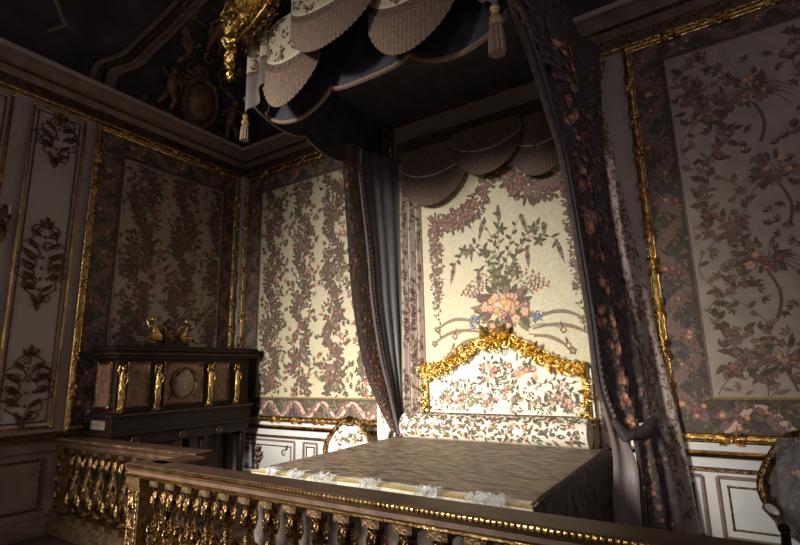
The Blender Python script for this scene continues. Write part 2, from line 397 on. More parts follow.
# dado of the left wall
m = MB(); T = TL()
m.box((0, -9, .2), (.035, 0, .99), 'stone')  # dado browned: the shade along the low left wall is put into its colour
m.prof([(0, .97), (.07, .98), (.08, 1.02), (.05, 1.05), (0, 1.06)], (0, -9, 0), (0, 1, 0), 9, (1, 0, 0), (0, 0, 1), 'goldd')
m.prof([(.035, .86), (.06, .87), (.06, .90), (.035, .91)], (0, -9, 0), (0, 1, 0), 9, (1, 0, 0), (0, 0, 1), 'stone')
for a, b in ((-4.4, -3.3), (-3.05, -2.5), (-2.3, -.2)):
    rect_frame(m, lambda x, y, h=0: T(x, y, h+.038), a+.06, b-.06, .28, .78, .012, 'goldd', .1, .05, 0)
struct('trim_5', m)
m = MB(); m.box((0, -.10, .99), (.085, 0, 4.86), 'white'); m.box((0, -.03, .99), (.10, 0, 4.86), 'white'); struct('trim_8', m)

# ================================================================== WALL PANELS OF BROCADE
def cut(I, b):   # keep motifs inside a rectangle
    return [q for q in I if all(b[0] <= x <= b[1] and b[2] <= y <= b[3] for x, y in q[0])]
def fabric_panel(name, label, T, outer, field, ground, I, cat='wall panel', topm='darksilk'):
    x0, x1, z0, z1 = outer; a0, a1, b0, b1 = field
    loc = T((x0+x1)/2, z0, 0); t = thing(name, label, cat, tuple(loc))
    m = MB(); h = .03
    m.poly([T(a0, b0, h), T(a1, b0, h), T(a1, b1, h), T(a0, b1, h)], ground)
    emb(m, lambda x, y: T(x, y, h), cut(I, field), .003, 1 if (T(1, 0)-T(0, 0)).cross(T(0, 1)-T(0, 0)).dot(T(0, 0, 1)-T(0, 0)) > 0 else -1)
    m.build('silk_field', t, False)
    # border
    m = MB(); J = []; bw = a0-x0
    for (p0, p1, w_, per) in (((x0+bw/2, z0+.1), (x0+bw/2, z1), bw, .30), ((a1+(x1-a1)/2, z0+.1), (a1+(x1-a1)/2, z1), x1-a1, .30),
                              ((a0, z1-(z1-b1)/2), (a1, z1-(z1-b1)/2), z1-b1, .30), ((a0, z0+(b0-z0)/2), (a1, z0+(b0-z0)/2), b0-z0, .26)):
        if w_ > .05: ribbon_border(J, p0, p1, w_*.92, per, ('mauve', 'pink' if per < .3 else 'mauve'), ['plum', 'green', 'olive', 'tand'], DPAL+BPAL[:1], random.Random(9))
    for (c0, c1, d0, d1) in ((x0, a0, z0, z1), (a1, x1, z0, z1), (a0, a1, b1, z1), (a0, a1, z0, b0)):
        if c1-c0 > .01 and d1-d0 > .01:
            m.poly([T(c0, d0, .028), T(c1, d0, .028), T(c1, d1, .028), T(c0, d1, .028)], 'taupe')
    emb(m, lambda x, y: T(x, y, .028), cut(J, outer), .003, 1 if (T(1, 0)-T(0, 0)).cross(T(0, 1)-T(0, 0)).dot(T(0, 0, 1)-T(0, 0)) > 0 else -1)
    m.build('ribbon_border', t, False)
    m = MB(); rect_frame(m, lambda x, y, h=0: T(x, y, h+.045), x0, x1, z0, z1, .026, 'gold', .16, .11, .42)
    for q in (-.030, .030):
        c = [(x0+q, z0+q), (x1-q, z0+q), (x1-q, z1-q), (x0+q, z1-q)]
        for i in range(4): m.tube([T(*c[i], .035), T(*c[(i+1) % 4], .035)], .010, 'goldp', 6)
    m.build('gilt_frame', t)
    m = MB()
    for i, (p, q) in enumerate((((a0, b0), (a1, b0)), ((a1, b0), (a1, b1)), ((a1, b1), (a0, b1)), ((a0, b1), (a0, b0)))):
        m.tube([T(*p, .034), T(*q, .034)], .012 if i == 0 else .007, 'goldth' if i == 0 else 'tan', 6)
    m.build('inner_braid', t)
    return t
I = []; rr = random.Random(11)
brocade(I, .5, 3.0, 1.3, 4.5, .60, .78, ['plum', 'plum', 'tand', 'green'], DPAL, 1.0, rr)
fabric_panel('framed_brocade', 'bright cream floral brocade wall panel between the room corner and the bed curtain', TB(), (.14, 3.0, 1.0, 4.80), (.5, 2.8, 1.3, 4.5), 'cream', I)
I = []; rr = random.Random(12)
brocade(I, -1.95, -.45, 1.3, 4.5, .60, .80, ['plum', 'plum', 'green', 'tand'], DPAL, 1.25, rr)
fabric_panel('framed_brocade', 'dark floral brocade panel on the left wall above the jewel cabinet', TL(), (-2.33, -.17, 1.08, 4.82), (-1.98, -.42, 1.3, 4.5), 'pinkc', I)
# right panel: looser sprays and a feathery tree
I = []; rr = random.Random(21)
LK = ['plum', 'green', 'tand', 'tand', 'mauve', 'tan']
brocade(I, 6.27, 8.9, 1.35, 4.6, .92, 1.15, LK+['tan', 'mauve'], DPAL, .36, rr, 1.15, .28)
for c in range(4):
    xc = 6.50+c*.82
    f = lambda v: xc+.12*sin(v*2.3+c)
    for v in (1.62, 2.45, 3.2, 4.0):
        X = f(v)+.38; v += .18*(c % 2)
        strip(I, [(X+.05*sin(q*.5), v-.45+q*.06) for q in range(9)], lambda q: .014*(1-.5*q), 'tand', 0)
        for q in range(14):    # feathery palm head
            a = -.5+q*.32; a0 = a
            P = [(X+cos(a0)*.05+cos(a0)*.24*t, v+.05+sin(a0)*.20*t-.12*t*t) for t in [i/6 for i in range(7)]]
            strip(I, P, lambda q_: .007*(1-q_*.7), rr.choice(['mauve', 'tand', 'tan']), 1)
        bouquet(I, X-.02, v+.08, .19, 26, 7, LK, DPAL+BPAL[:2], rr, .9, .22)
        for q in range(22):
            x, y, a = X+rr.uniform(-.36, .36), v+rr.uniform(-.4, .4), rr.uniform(0, 6.3)
            for t in (-.8, 0, .8): leaf(I, x, y, a+t, .06, .026, rr.choice(LK), 0)
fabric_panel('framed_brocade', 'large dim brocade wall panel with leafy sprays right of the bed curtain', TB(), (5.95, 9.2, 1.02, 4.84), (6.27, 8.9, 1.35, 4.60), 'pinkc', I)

# ================================================================== CARVED BOISERIE, LEFT WALL
T = TL()
def boiserie(label, a, b, seed):
    t = thing('carved_wood_panel', label, 'wall panel', (0, (a+b)/2, 1.12))
    m = MB(); m.box((.014, a, 1.12), (.025, b, 4.80), 'paint'); m.build('panel_board', t, False)
    m = MB(); rect_frame(m, lambda x, y, h=0: T(x, y, h+.035), a, b, 1.12, 4.80, .017, 'goldp', .05, .08, 0)
    rect_frame(m, lambda x, y, h=0: T(x, y, h+.03), a+.055, b-.055, 1.18, 4.74, .008, 'goldd', .05, .08, 0)
    m.build('gilt_moulding', t)
    yc = (a+b)/2
    for z, h_, w_, n in ((4.45, .62, .80, 5), (2.93, .98, .98, 8), (1.56, .80, .98, 6)):
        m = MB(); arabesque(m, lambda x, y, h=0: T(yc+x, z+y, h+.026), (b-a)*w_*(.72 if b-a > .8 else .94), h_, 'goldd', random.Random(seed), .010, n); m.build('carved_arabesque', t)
boiserie('tall white and gilt carved panel with three arabesques on the left wall', -3.05, -2.50, 1)
boiserie('sliver of gilt-edged carved panel at the far left edge of the photo', -4.35, -3.26, 2)
# gilt wall sconce, mostly out of the picture
t = thing('wall_sconce', 'small gilt wall sconce with a glinting crystal drop at the far left edge', 'sconce', (.03, -3.19, 3.2))
m = MB(); Ts = lambda x, y, h=0: V((.03+h, -3.19+x, 3.3+y))
acanthus(m, Ts, 0, 0, pi/2, .22, .09, 'goldd', .03); acanthus(m, Ts, 0, 0, -pi/2, .22, .09, 'goldd', .03); m.ball(Ts(0, 0, .02), .03, 'goldd'); m.build('backplate', t)
m = MB(); m.tube([Ts(0, 0, .02), Ts(0, -.08, .07), Ts(0, -.06, .14), Ts(0, .02, .16)], .009, 'goldd'); m.lathe([(0, 0), (.03, .01), (.018, .03), (.02, .05), (0, .05)], Ts(0, .02, .16), 'goldd'); m.build('arm', t)
m = MB(); m.lathe([(.011, 0), (.011, .1), (0, .105)], Ts(0, .07, .16), 'ivory', 8); m.build('candle', t)
m = MB(); m.ball(Ts(.02, -.16, .17), .02, 'plastic', 8, (.7, .7, 1.5)); m.tube([Ts(.02, -.13, .17), Ts(.0, .0, .16)], .0015, 'goldd', 4); m.build('crystal_drop', t)

# ================================================================== CEILING COVE ORNAMENT
def cove_pt(y, ang, off=0):
    a = radians(ang); return V((cx_(a)+off*cos(a), y, cz_(a)-off*sin(a)*.9))
m = MB()
key = [(-2.36, 0), (-2.34, 9), (-2.23, 13), (-2.07, 18), (-1.94, 26), (-1.78, 37), (-1.63, 52), (-1.5, 70), (-1.45, 88)]
def cr(pts, t):
    n = len(pts)-1; x = max(0, min(n-1e-6, t*n)); i = int(x); f = x-i
    p = [V(pts[max(0, min(n, i+k))]) for k in (-1, 0, 1, 2)]
    return .5*((2*p[1])+(p[2]-p[0])*f+(2*p[0]-5*p[1]+4*p[2]-p[3])*f*f+(3*p[1]-p[0]-3*p[2]+p[3])*f**3)
k3 = [(a, b, 0) for a, b in key]
for d, r_, k in ((-.12, .035, 'stone'), (-.04, .05, 'goldd'), (.05, .03, 'stone'), (.12, .045, 'stone')):
    m.tube([cove_pt(cr(k3, i/40)[0]+d, cr(k3, i/40)[1], .03) for i in range(41)], r_, k, 6)
struct('trim_6', m, True)
m = MB(); m.tube([cove_pt(-3.08, 26, .02), cove_pt(-2.88, 18, .02), cove_pt(-3.03, 13, .02)], .03, 'stone', 6); m.tube([cove_pt(-3.08, 26, .02), cove_pt(-3.25, 45, .02)], .03, 'stone', 6); struct('trim_7', m, True)
t = thing('gilded_corner_sculpture', 'dark gilded stucco cartouche with figures in the ceiling corner above the cornice', 'sculpture', (.1, -.9, 5.34))
rnd = random.Random(31)
Tc = lambda x, y, h=0: cove_pt(x, y, h)      # x = world y, y = angle in degrees
Tcm = lambda x, y, h=0: cove_pt(-.98+x, 14+y*28, h)   # metres about the cartouche
m = MB()
m.grid(lambda u, v: Tcm(.24*cos(2*pi*u)*sin(pi*v/2), .33*sin(2*pi*u)*sin(pi*v/2), .16*cos(pi*v/2)+.02), 20, 6, 'stucco', cu=True)
m.build('shield', t)
m = MB()
P = [(.28*cos(a), .40*sin(a)) for a in [2*pi*i/26 for i in range(27)]]
rocaille(m, Tcm, P, .18, 'stucco', rnd, 2); m.tube([Tcm(x, y, .05) for x, y in P], .035, 'stucco', 7); m.build('scroll_frame', t)
def cherub(cx, cy, s, flip):
    m = MB(); T2 = lambda x, y, h=0: Tcm(cx+flip*x*s, cy+y*s, h*s+.05)
    m.tube([T2(0, -.1, .08), T2(.0, .08, .10), T2(.02, .24, .1), T2(.02, .31, .1)], [.09*s, .10*s, .08*s, .04*s], 'stucco', 10)
    m.ball(T2(.02, .38, .11), .075*s, 'stucco', 10)
    m.tube([T2(.07, .26, .1), T2(.18, .22, .16), T2(.26, .34, .14)], [.035*s, .03*s, .02*s], 'stucco', 7)
    m.tube([T2(-.05, .26, .1), T2(-.15, .15, .14), T2(-.2, .02, .1)], [.035*s, .03*s, .02*s], 'stucco', 7)
    m.tube([T2(-.03, -.08, .08), T2(-.07, -.26, .16), T2(-.04, -.46, .1)], [.06*s, .05*s, .03*s], 'stucco', 8)
    m.tube([T2(.05, -.08, .08), T2(.13, -.22, .16), T2(.2, -.40, .08)], [.06*s, .05*s, .03*s], 'stucco', 8)
    m.build('stucco_figure', t)
cherub(-.52, -.02, .75, -1); cherub(.52, -.05, .8, 1); cherub(-.15, 1.2, .8, 1)
for _ in range(3):
    m = MB()
    P = [(-.75+1.5*i/16, .75+.28*sin(i*.9+_)+.30*_) for i in range(17)]
    rocaille(m, Tcm, P, .24, 'stucco', rnd, 1); m.build('acanthus_scroll', t)
m = MB(); P = [(-.8+1.6*i/16, -.36-.02*i % .1) for i in range(17)]; rocaille(m, Tcm, P, .17, 'stucco', rnd, 1)
m.build('acanthus_scroll', t)

# ================================================================== THE BED
bed = thing('state_bed', 'large low bed base with a gilded serpentine headboard against the back wall', 'bed', (4.3, -1.2, 0))
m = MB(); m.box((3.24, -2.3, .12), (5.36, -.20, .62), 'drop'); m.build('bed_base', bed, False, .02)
m = MB(); m.box((3.24, -2.3, .62), (5.36, -.20, .885), 'tan'); m.build('mattress', bed, False, .04)
for x in (3.34, 5.26):
    for y in (-2.2, -.25):
        m = MB(); m.lathe([(.035, 0), (.06, .02), (.045, .06), (.06, .12)], (x, y, 0), 'goldd', 10); m.build('foot', bed)
def arch(x, base, rise, x0=3.40, x1=5.33):
    s = abs((x-(x0+x1)/2)/((x1-x0)/2))
    return base+rise*(.5+.5*cos(pi*min(1, s*1.12)))
m = MB()
hb = bed
m.grid(lambda u, v: V((3.42+1.89*u, -.10, .75+(arch(3.42+1.89*u, 1.62, .33)-.75)*v)), 40, 3, 'creamw')
I = []; rr = random.Random(41)
for q in (-1, 1):
    bouquet(I, 4.46+q*.2, 1.58, .15, 14, 6, ['green', 'olive', 'plum'], BPAL, rr, .8, .24)
    bouquet(I, 4.46+q*.5, 1.38, .12, 14, 4, ['green', 'olive'], BPAL, rr, .8, .24)
    sprig(I, [(4.46+q*(.15+.6*i/20), 1.34-.06*sin(i*.3)) for i in range(21)], .09, .035, ['green', 'olive', 'olive'], .05, 'green', 1, rr)
    sprig(I, [(4.46+q*(.3+.45*i/20), 1.5-.02*sin(i*.5)) for i in range(21)], .05, .02, ['plum', 'green', 'tand'], .04, 'plum', 1, rr)
    bouquet(I, 4.46+q*.62, 1.27, .10, 10, 4, ['green', 'olive', 'plum'], BPAL, rr, .8, .28)
for x in (3.72, 3.95, 4.2, 4.46, 4.75, 4.97, 5.1): bouquet(I, x, 1.30+.06*(x == 4.46), .11, 14, 4, ['green', 'olive', 'green'], BPAL, rr, .8, .26)
bouquet(I, 4.46, 1.45, .09, 10, 3, ['green', 'olive'], BPAL, rr, .8, .26)
for i in range(16):
    bouquet(I, 3.62+i*.1, 1.24+.10*(i % 3), .085, 12, 2, ['green', 'olive', 'olive', 'plum'], BPAL, rr, .9, .24)
for q in (-1, 1):
    sprig(I, [(4.42+q*(.06+.10*sin(i*.35)), 1.25+.028*i) for i in range(17)], .06, .026, ['green', 'olive', 'plum'], .03, 'green', 1, rr)
    bouquet(I, 4.42+q*.16, 1.66, .13, 16, 5, ['green', 'olive'], BPAL, rr, .9, .28)
emb(m, TB(-.10), I, .003, 1, .0012, (3.55, 5.2, 1.1, 1.85))
hbp = m.build('headboard', bed, False)
m = MB(); Th = TB(-.13); rnd = random.Random(5)
top = [(3.46+1.81*i/40, arch(3.46+1.81*i/40, 1.62, .33)) for i in range(41)]
for d, r_ in ((.055, .022), (-.055, .018), (0, .045)):
    m.tube([Th(x, z+d, 0) for x, z in top], r_, 'goldb', 8)
rocaille(m, lambda x, y, h=0: Th(x, y, h+.03), top, .10, 'goldb', rnd, 5)
for x in (3.48, 5.25):
    m.tube([Th(x, .78, 0), Th(x, 1.66, 0)], .035, 'goldb', 8)
    rocaille(m, lambda x_, y, h=0: Th(x_, y, h+.03), [(x, .9+.76*i/12) for i in range(13)], .09, 'goldb', rnd, 2)
# crest of the arch
for q in (-1, 1):
    for s, a in ((.16, 2.2), (.13, 1.5), (.1, .8)):
        gscroll(m, lambda x, y, h=0: Th(x, y, h+.04), 4.365+q*.10, 1.98, a if q > 0 else pi-a, s*.5, .02, 'goldb', q)
    acanthus(m, lambda x, y, h=0: Th(x, y, h+.03), 4.365, 1.92, pi/2+q*.7, .24, .12, 'goldb', .05)
    acanthus(m, lambda x, y, h=0: Th(x, y, h+.03), 4.365+q*.12, 1.9, pi/2+q*1.25, .26, .1, 'goldb', .05)
rocaille(m, lambda x, y, h=0: Th(x, y, h+.07), [(4.26+.21*i/8, 1.93+.05*sin(i)) for i in range(9)], .10, 'goldb', rnd, 3)
m.tube([Th(3.52, 1.155, .0), Th(5.2, 1.155, .0)], .018, 'goldd', 7)
m.build('gilt_frame', hbp)

# bolster
bo = MB()
Sb = lambda a, b: V((3.29+a, -.26-.125*cos(b/.125-pi/2+.2)*1, .99+.125*sin(b/.125-pi/2+.2)))
def Sb(a, b):
    t = b/.135-.9; e = min(1, min(a, 2.03-a)/.035); r_ = .135*sqrt(max(.02, 1-(1-e)**2))
    return V((3.30+a, -.34-r_*cos(t), 1.045+r_*sin(t)))
bo.grid(lambda u, v: Sb(2.03*u, v*2*pi*.135), 60, 20, 'creamw')
I = []; rr = random.Random(43)
for i in range(40): bouquet(I, .05+i*.05, .08+.11*(i % 4)+rr.uniform(-.02, .02), .10, 14, 3, ['green', 'plum', 'plum', 'green', 'tand'], BPAL, rr, .9, .22)
for i in range(220): leaf(I, rr.uniform(.05, 1.95), rr.uniform(0, .42), rr.uniform(0, 6), .06, .025, rr.choice(['green', 'plum', 'olive', 'tand']), 1)
emb(bo, Sb, I, .003, 1, .0012, (.01, 2.02, 0, .46))
o = bo.build('bolster'); tag(o, 'long white floral bolster lying at the head of the bed below the headboard', 'bolster')

# bedspread: top with rolled edges, drops on three sides
sp = thing('bedspread', 'gold-brown brocade bedspread with dark sides draped over the bed', 'bedspread', (4.3, -1.3, .9))
rr = random.Random(3)
def top_z(x, y):
    return .914+.003*sin(x*5+y*3)+.002*sin(x*2.1-y*7)+.012*(1-((x-4.3)/1.12)**2)-.012*max(0, (-y-2.2)/.15)
m = MB()
m.grid(lambda u, v: V((3.2+2.22*u, -2.38+2.06*v, top_z(3.2+2.22*u, -2.38+2.06*v))), 60, 50, 'spread'); m.build('top_cover', sp)
m = MB()
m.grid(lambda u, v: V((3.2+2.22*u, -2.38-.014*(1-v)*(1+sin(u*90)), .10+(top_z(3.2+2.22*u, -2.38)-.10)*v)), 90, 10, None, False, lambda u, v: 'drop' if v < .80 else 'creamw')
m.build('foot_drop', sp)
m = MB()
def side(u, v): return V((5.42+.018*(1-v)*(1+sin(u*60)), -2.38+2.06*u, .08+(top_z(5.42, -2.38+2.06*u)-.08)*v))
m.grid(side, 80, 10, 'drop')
I = []; 
for i in range(9):
    for j in range(3): bouquet(I, .15+i*.23, .15+j*.26, .10, 8, 3, ['tand', 'plum', 'olive'], DPAL, rr, 1, .26)
emb(m, lambda a, b: side(a/2.06, b/.84), I, .003, 1, .0012, (0.01, 2.05, 0, .83)); m.build('side_drop', sp)
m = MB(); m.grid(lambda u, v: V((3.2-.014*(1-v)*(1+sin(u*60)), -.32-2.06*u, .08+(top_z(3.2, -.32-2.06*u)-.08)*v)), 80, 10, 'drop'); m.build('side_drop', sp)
m = MB()
zt = lambda x, y: top_z(x, y)+.004
m.grid(lambda u, v: V((3.2+2.22*u, -2.37+.09*v, zt(3.2+2.22*u, -2.37+.09*v))), 60, 3, 'ivory')
m.tube([V((3.2+2.22*i/60, -2.375, zt(3.2+2.22*i/60, -2.375)+.004)) for i in range(61)], .012, 'goldth', 6)
m.tube([V((5.40, -2.37+2.0*i/40, zt(5.40, -2.37+2.0*i/40)+.002)) for i in range(41)], .010, 'tan', 6)
m.build('edge_braid', sp)
# clear dust sheet: crumpled film lying along the foot edge of the bed
t = thing('clear_dust_sheet', 'crumpled clear plastic film glinting along the foot edge of the bedspread', 'plastic sheet', (4.2, -2.4, .93))
rr = random.Random(17)
for cx0, wd, hh in ((3.46, .10, .10), (3.70, .16, .07), (3.95, .20, .12), (4.35, .16, .06), (4.78, .14, .05), (5.16, .24, .13)):
    pts = {}
    def fn(u, v, cx0=cx0, wd=wd, hh=hh):
        k = (round(u*9), round(v*7))
        if k not in pts: pts[k] = (rr.uniform(-.018, .018), rr.uniform(0, .035), rr.uniform(-.01, .01))
        a, b, c = pts[k]; s = v*(hh+.08)
        if s < hh: y, z = -2.415-b, .93-hh+s
        else: y, z = -2.415-b*.5+(s-hh), .935+b*.4
        return V((cx0-wd/2+wd*u+a, y, z+c+.008))
    m = MB(); m.grid(fn, 9, 7, 'plastic'); m.build('film_fold', t, False)

# ------------------------------------------------------------------ embroidered hanging behind the bed
m = MB(); T = TB(-.045)
m.poly([T(3.42, .95), T(5.40, .95), T(5.40, 4.45), T(3.42, 4.45)], 'cream')
I = []; rr = random.Random(51); GL = ['plum', 'plum', 'tand', 'green']; cxm = 4.46
def garland(x0, z0, x1, z1, sag, r, n, pals=DPAL):
    for i in range(n+1):
        t = i/n; x = x0+(x1-x0)*t; z = z0+(z1-z0)*t-sag*4*t*(1-t)
        bouquet(I, x, z, r*(.7+.5*sin(pi*t)), 12, 4, GL, pals, rr, 1, .30)
garland(3.68, 3.42, 4.42, 3.88, .22, .15, 15); garland(4.50, 3.88, 5.25, 3.62, .17, .16, 15)
bouquet(I, cxm, 3.90, .16, 18, 6, GL, DPAL, rr)
strip(I, [(cxm, 3.9+.04*i) for i in range(8)], .02, 'plum', 1)
for q in (-1, 1):
    strip(I, [(cxm+q*(.04+.03*i), 3.93+.02*sin(i*1.1)+.008*i) for i in range(12)], .012, 'plum', 1)
for x, z0, z1 in ((3.64, 3.42, 2.35), (5.27, 3.7, 2.35)):
    n = 24
    for i in range(n): bouquet(I, x+.02*sin(i*1.6), z0+(z1-z0)*i/n, .12*(1-.45*i/n), 12, 3, GL, DPAL, rr, 1.1, .3)
    sprig(I, [(x+.03*sin(i), z1+.02-.025*i) for i in range(16)], .05, .02, ['green', 'plum', 'olive'], .03, 'plum', 1, rr)
def drop(x, z, L, a=-pi/2, k=('plum', 'mauve', 'tan')):      # pendant blossom
    for i in range(9):
        t = i/8; q = L*t
        lobed(I, x+cos(a)*q, z+sin(a)*q, .030*(1.15-abs(t-.35)*1.3), 4, k[i % 3], 2+(i % 2), i)
def branch(P, leaves=.05, st=.055): sprig(I, P, leaves*1.7, leaves*.75, ['green', 'olive', 'plum', 'green'], st, 'tand', 1, rr, 1.1)
def qb(x0, z0, x1, z1, x2, z2, n=14): return [((1-t)**2*x0+2*t*(1-t)*x1+t*t*x2, (1-t)**2*z0+2*t*(1-t)*z1+t*t*z2) for t in [i/n for i in range(n+1)]]
branch(qb(cxm, 2.4, cxm-.04, 2.9, cxm, 3.35)); drop(cxm, 3.45, .2, -pi/2)
for ex, ez, mx_, mz, dl in ((-.58, 2.85, -.3, 3.25, .24), (.62, 2.95, .35, 3.3, .26), (-.36, 3.05, -.2, 3.15, .2), (-.20, 3.30, -.05, 3.1, .22), (.26, 3.30, .1, 3.1, .26), (.50, 3.16, .3, 3.2, .14), (.30, 2.9, .2, 3.0, .2), (-.28, 2.72, -.2, 2.95, .18)):
    branch(qb(cxm, 2.45, cxm+mx_*.8, mz, cxm+ex, ez)); drop(cxm+ex, ez, dl, -pi/2+.25*(1 if ex > 0 else -1)*(dl > .2))
for x, z in ((.38, 3.12), (.44, 2.98), (.02, 3.18), (-.2, 2.95), (-.1, 2.68), (.16, 2.66), (-.45, 3.0)):
    for a in range(5): leaf(I, cxm+x, z, a*1.26, .085, .04, rr.choice(['green', 'green', 'olive', 'plum']), 1)
CB = BPAL+[('ochre', 'peach', 'pink')]
bouquet(I, cxm, 2.30, .34, 60, 0, ['plum', 'green', 'plum', 'olive', 'mauve'], CB, rr, .75)
for i in range(34):
    a, q = rr.uniform(0, 2*pi), .26*sqrt(rr.random())
    flower(I, cxm+q*cos(a), 2.24+q*sin(a)*.75, rr.uniform(.035, .062), rr.choice(CB), 4+3*(i % 4), rr)
for q in (-1, 1):
    bouquet(I, cxm+q*.36, 2.16, .085, 6, 8, ['green', 'blue'], [('blue', 'blue', 'ivory')], rr, 1, .35)
    for i in range(7):
        a = q*(.25+.15*i); x = cxm+sin(a)*.3; z = 2.34+cos(a)*.22
        sprig(I, [(x+sin(a)*.03*j, z+cos(a)*.02*j) for j in range(9)], .05, .022, ['rose', 'plum', 'olive', 'rose'], .025, 'green', 1, rr)
    for k_, (z, w2) in enumerate(((2.16, .85), (2.00, .9), (1.86, .7))):      # ribbon plumes
        P = qb(cxm+q*.3, 2.12-.08*k_, cxm+q*w2*.7, z+.14, cxm+q*w2*.98, z-.06)
        strip(I, P, lambda t: .008+.012*sin(pi*t), 'tan', 0); strip(I, [(x, y+.010) for x, y in P], .004, 'olive', 1)
        flower(I, P[-1][0], P[-1][1], .045, ('tand', 'tan', 'ochre'), 3, rr)
        P = qb(cxm+q*.25, 2.05-.06*k_, cxm+q*w2*.5, z-.02, cxm+q*w2*.72, z-.15)
        strip(I, P, .006, 'tan', 0)
        flower(I, P[-1][0], P[-1][1], .04, ('tand', 'ochre', 'ivory'), 3, rr); leaf(I, P[-1][0], P[-1][1]+.02, pi/2+q*.3, .08, .03, 'tand', 1)
emb(m, T, I, .003, 1, .0012, (3.44, 5.38, .97, 4.4))
m.tube([T(3.44, 1.0, .005), T(3.44, 4.4, .005)], .014, 'tan', 6)
o = m.build('embroidered_hanging', None, False)
tag(o, 'tall cream silk hanging embroidered with a bouquet and rose garlands behind the headboard', 'hanging')

# ------------------------------------------------------------------ swags used by the canopy and the inner valance
def swag(S, W, nu, palette, fringe_amp=.006, seed=1, dens=1.0, H=1.0, back=True):
    """S(u,v) 0..1; returns (cloth mesh, fringe mesh)"""
    c, b_, tan_ = palette
    m = MB()
    kf = lambda u, v: (c if v < .50 else ('ivory' if v < .525 else b_ if v < .60 else 'goldth' if v < .62 else b_))
    m.grid(lambda u, v: S(u, v*.66), nu, 25, None, False, lambda u, v: kf(u, v*.66))
    I = []; rr = random.Random(seed)
    n = max(2, int(W/.16))
    for i in range(n):
        u = W*(i+.5)/n; bouquet(I, u, H*(.36+.06*(i % 2)), .085, int(12*dens), 4, ['plum', 'plum', 'tand', 'green'], DPAL, rr, 1, .28)
        bouquet(I, u+.07, H*.2, .06, int(8*dens), 2, ['plum', 'tand', 'olive'], DPAL, rr, 1, .3)
    for i in range(int(n*1.6)):
        flower(I, W*(i+.5)/(n*1.6), H*.565, .022, ('tand', 'rose', 'tan'), 1, rr)
    emb(m, lambda a, b: S(min(1, max(0, a/W)), min(1, max(0, b/H))), I, .004, -1, .0012, (0, W, 0, .62*H))
    f = MB(); NF = int(W/.018)
    f.grid(lambda u, v: S(u, .63+.37*v)+(S(u, .9)-S(u, .9))+V((0, 0, 0))-S_n(S, u)*(.008+fringe_amp*(1 if int(u*NF+.5) % 2 else -1)), NF, 3, None, False,
           lambda u, v: tan_ if int(u*NF) % 2 else 'tand')
    return m, f
def S_n(S, u):
    e = .01; u = min(.98, u); a = S(u, .7); n = (S(u+e, .7)-a).cross(S(u, .71)-a)
    return n.normalized() if n.length > 1e-12 else V((0, 0, 0))

# inner valance on the wall above the hanging
t = thing('inner_valance', 'dim scalloped and fringed valance hanging above the embroidered bed hanging', 'valance', (4.3, -.15, 4.4), None)
def mk_flat(x0, x1, zt0, zm, ze, y, bul, flip=False):
    def S(u, v):
        zb = ze+(zm-ze)*sin(pi*u)**.65
        return V((x0+(x1-x0)*u, y-bul*sin(pi*u)*(.4+.6*v), zt0+(zb-zt0)*v))
    return S
for (a, b, zt0, zm, ze, y, sd) in ((3.22, 4.12, 4.40, 3.60, 3.95, -.12, 1), (4.68, 5.30, 4.40, 3.66, 3.95, -.12, 3), (3.98, 4.84, 4.42, 3.80, 4.15, -.18, 2)):
    S = mk_flat(a, b, zt0, zm, ze, y, .05); S2 = lambda u, v, S=S: S(1-u, v)
    mm, ff = swag(lambda u, v, S=S: S(u, v), b-a, 30, ('tan', 'tand', 'tand'), .004, sd, 1, .75)
    c = mm.build('swag', t); ff.build('fringe', c)
m = MB(); m.box((3.1, -.06, 4.36), (5.5, 0-.002, 4.6), 'tand'); m.build('heading', t, False)

# ------------------------------------------------------------------ canopy
cn = thing('bed_canopy', 'great carved and gilded bed canopy with fringed embroidered swags overhead', 'canopy', (4.2, -1.2, 4.2))
CX0, CX1, CY = 2.93, 5.47, -2.35
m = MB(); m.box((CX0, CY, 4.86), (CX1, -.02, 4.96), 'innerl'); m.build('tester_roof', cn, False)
# dark inner valances (lining side)
def scallop(t, n): return abs(sin(pi*t*n))**.6
m = MB()
m.grid(lambda u, v: V((CX0+.02, CY+.05+(-.25-CY)*u, 4.9+((4.16-.07*u-.10*scallop(u, 3))-4.9)*v)), 60, 6, 'innerl')
m.tube([V((CX0+.02, CY+.05+(-.25-CY)*i/60, 4.16-.07*i/60-.10*scallop(i/60, 3))) for i in range(61)], .012, 'tand', 6)
m.build('side_lining', cn)
m = MB()
zl = lambda u: 4.12-.20*scallop(u*1.0, 3)+(.12 if abs(u-.5) < .17 else 0)*sin(pi*(u-.33)/.34)
m.grid(lambda u, v: V((CX0+.05+(CX1-CX0-.1)*u, CY+.20, 4.9+(zl(u)-4.9)*v)), 80, 6, 'innerl')
m.tube([V((CX0+.05+(CX1-CX0-.1)*i/80, CY+.19, zl(i/80))) for i in range(81)], .020, 'tan', 6)
m.build('front_lining', cn)
# front swags
fr_specs = [(3.16, 3.92, 4.80, 3.87, 4.34, CY-.02, .10, 11), (4.46, 5.22, 4.80, 3.87, 4.34, CY-.02, .10, 13), (3.52, 4.86, 4.92, 4.13, 4.62, CY-.10, .10, 12)]
fr_specs = [(3.14, 3.90, 4.80, 3.86, 4.36, CY-.02, .10, 11), (4.36, 5.16, 4.80, 3.86, 4.30, CY-.02, .10, 13), (3.60, 4.50, 4.98, 4.13, 4.50, CY-.12, .10, 12)]
for (a, b, zt0, zm, ze, y, bul, sd) in fr_specs:
    S = mk_flat(a, b, zt0, zm, ze, y, bul)
    mm, ff = swag(S, b-a, 44, ('cream', 'tand', 'tan'), .005, sd, 1.1, .85)
    c = mm.build('front_swag', cn); ff.build('fringe', c)
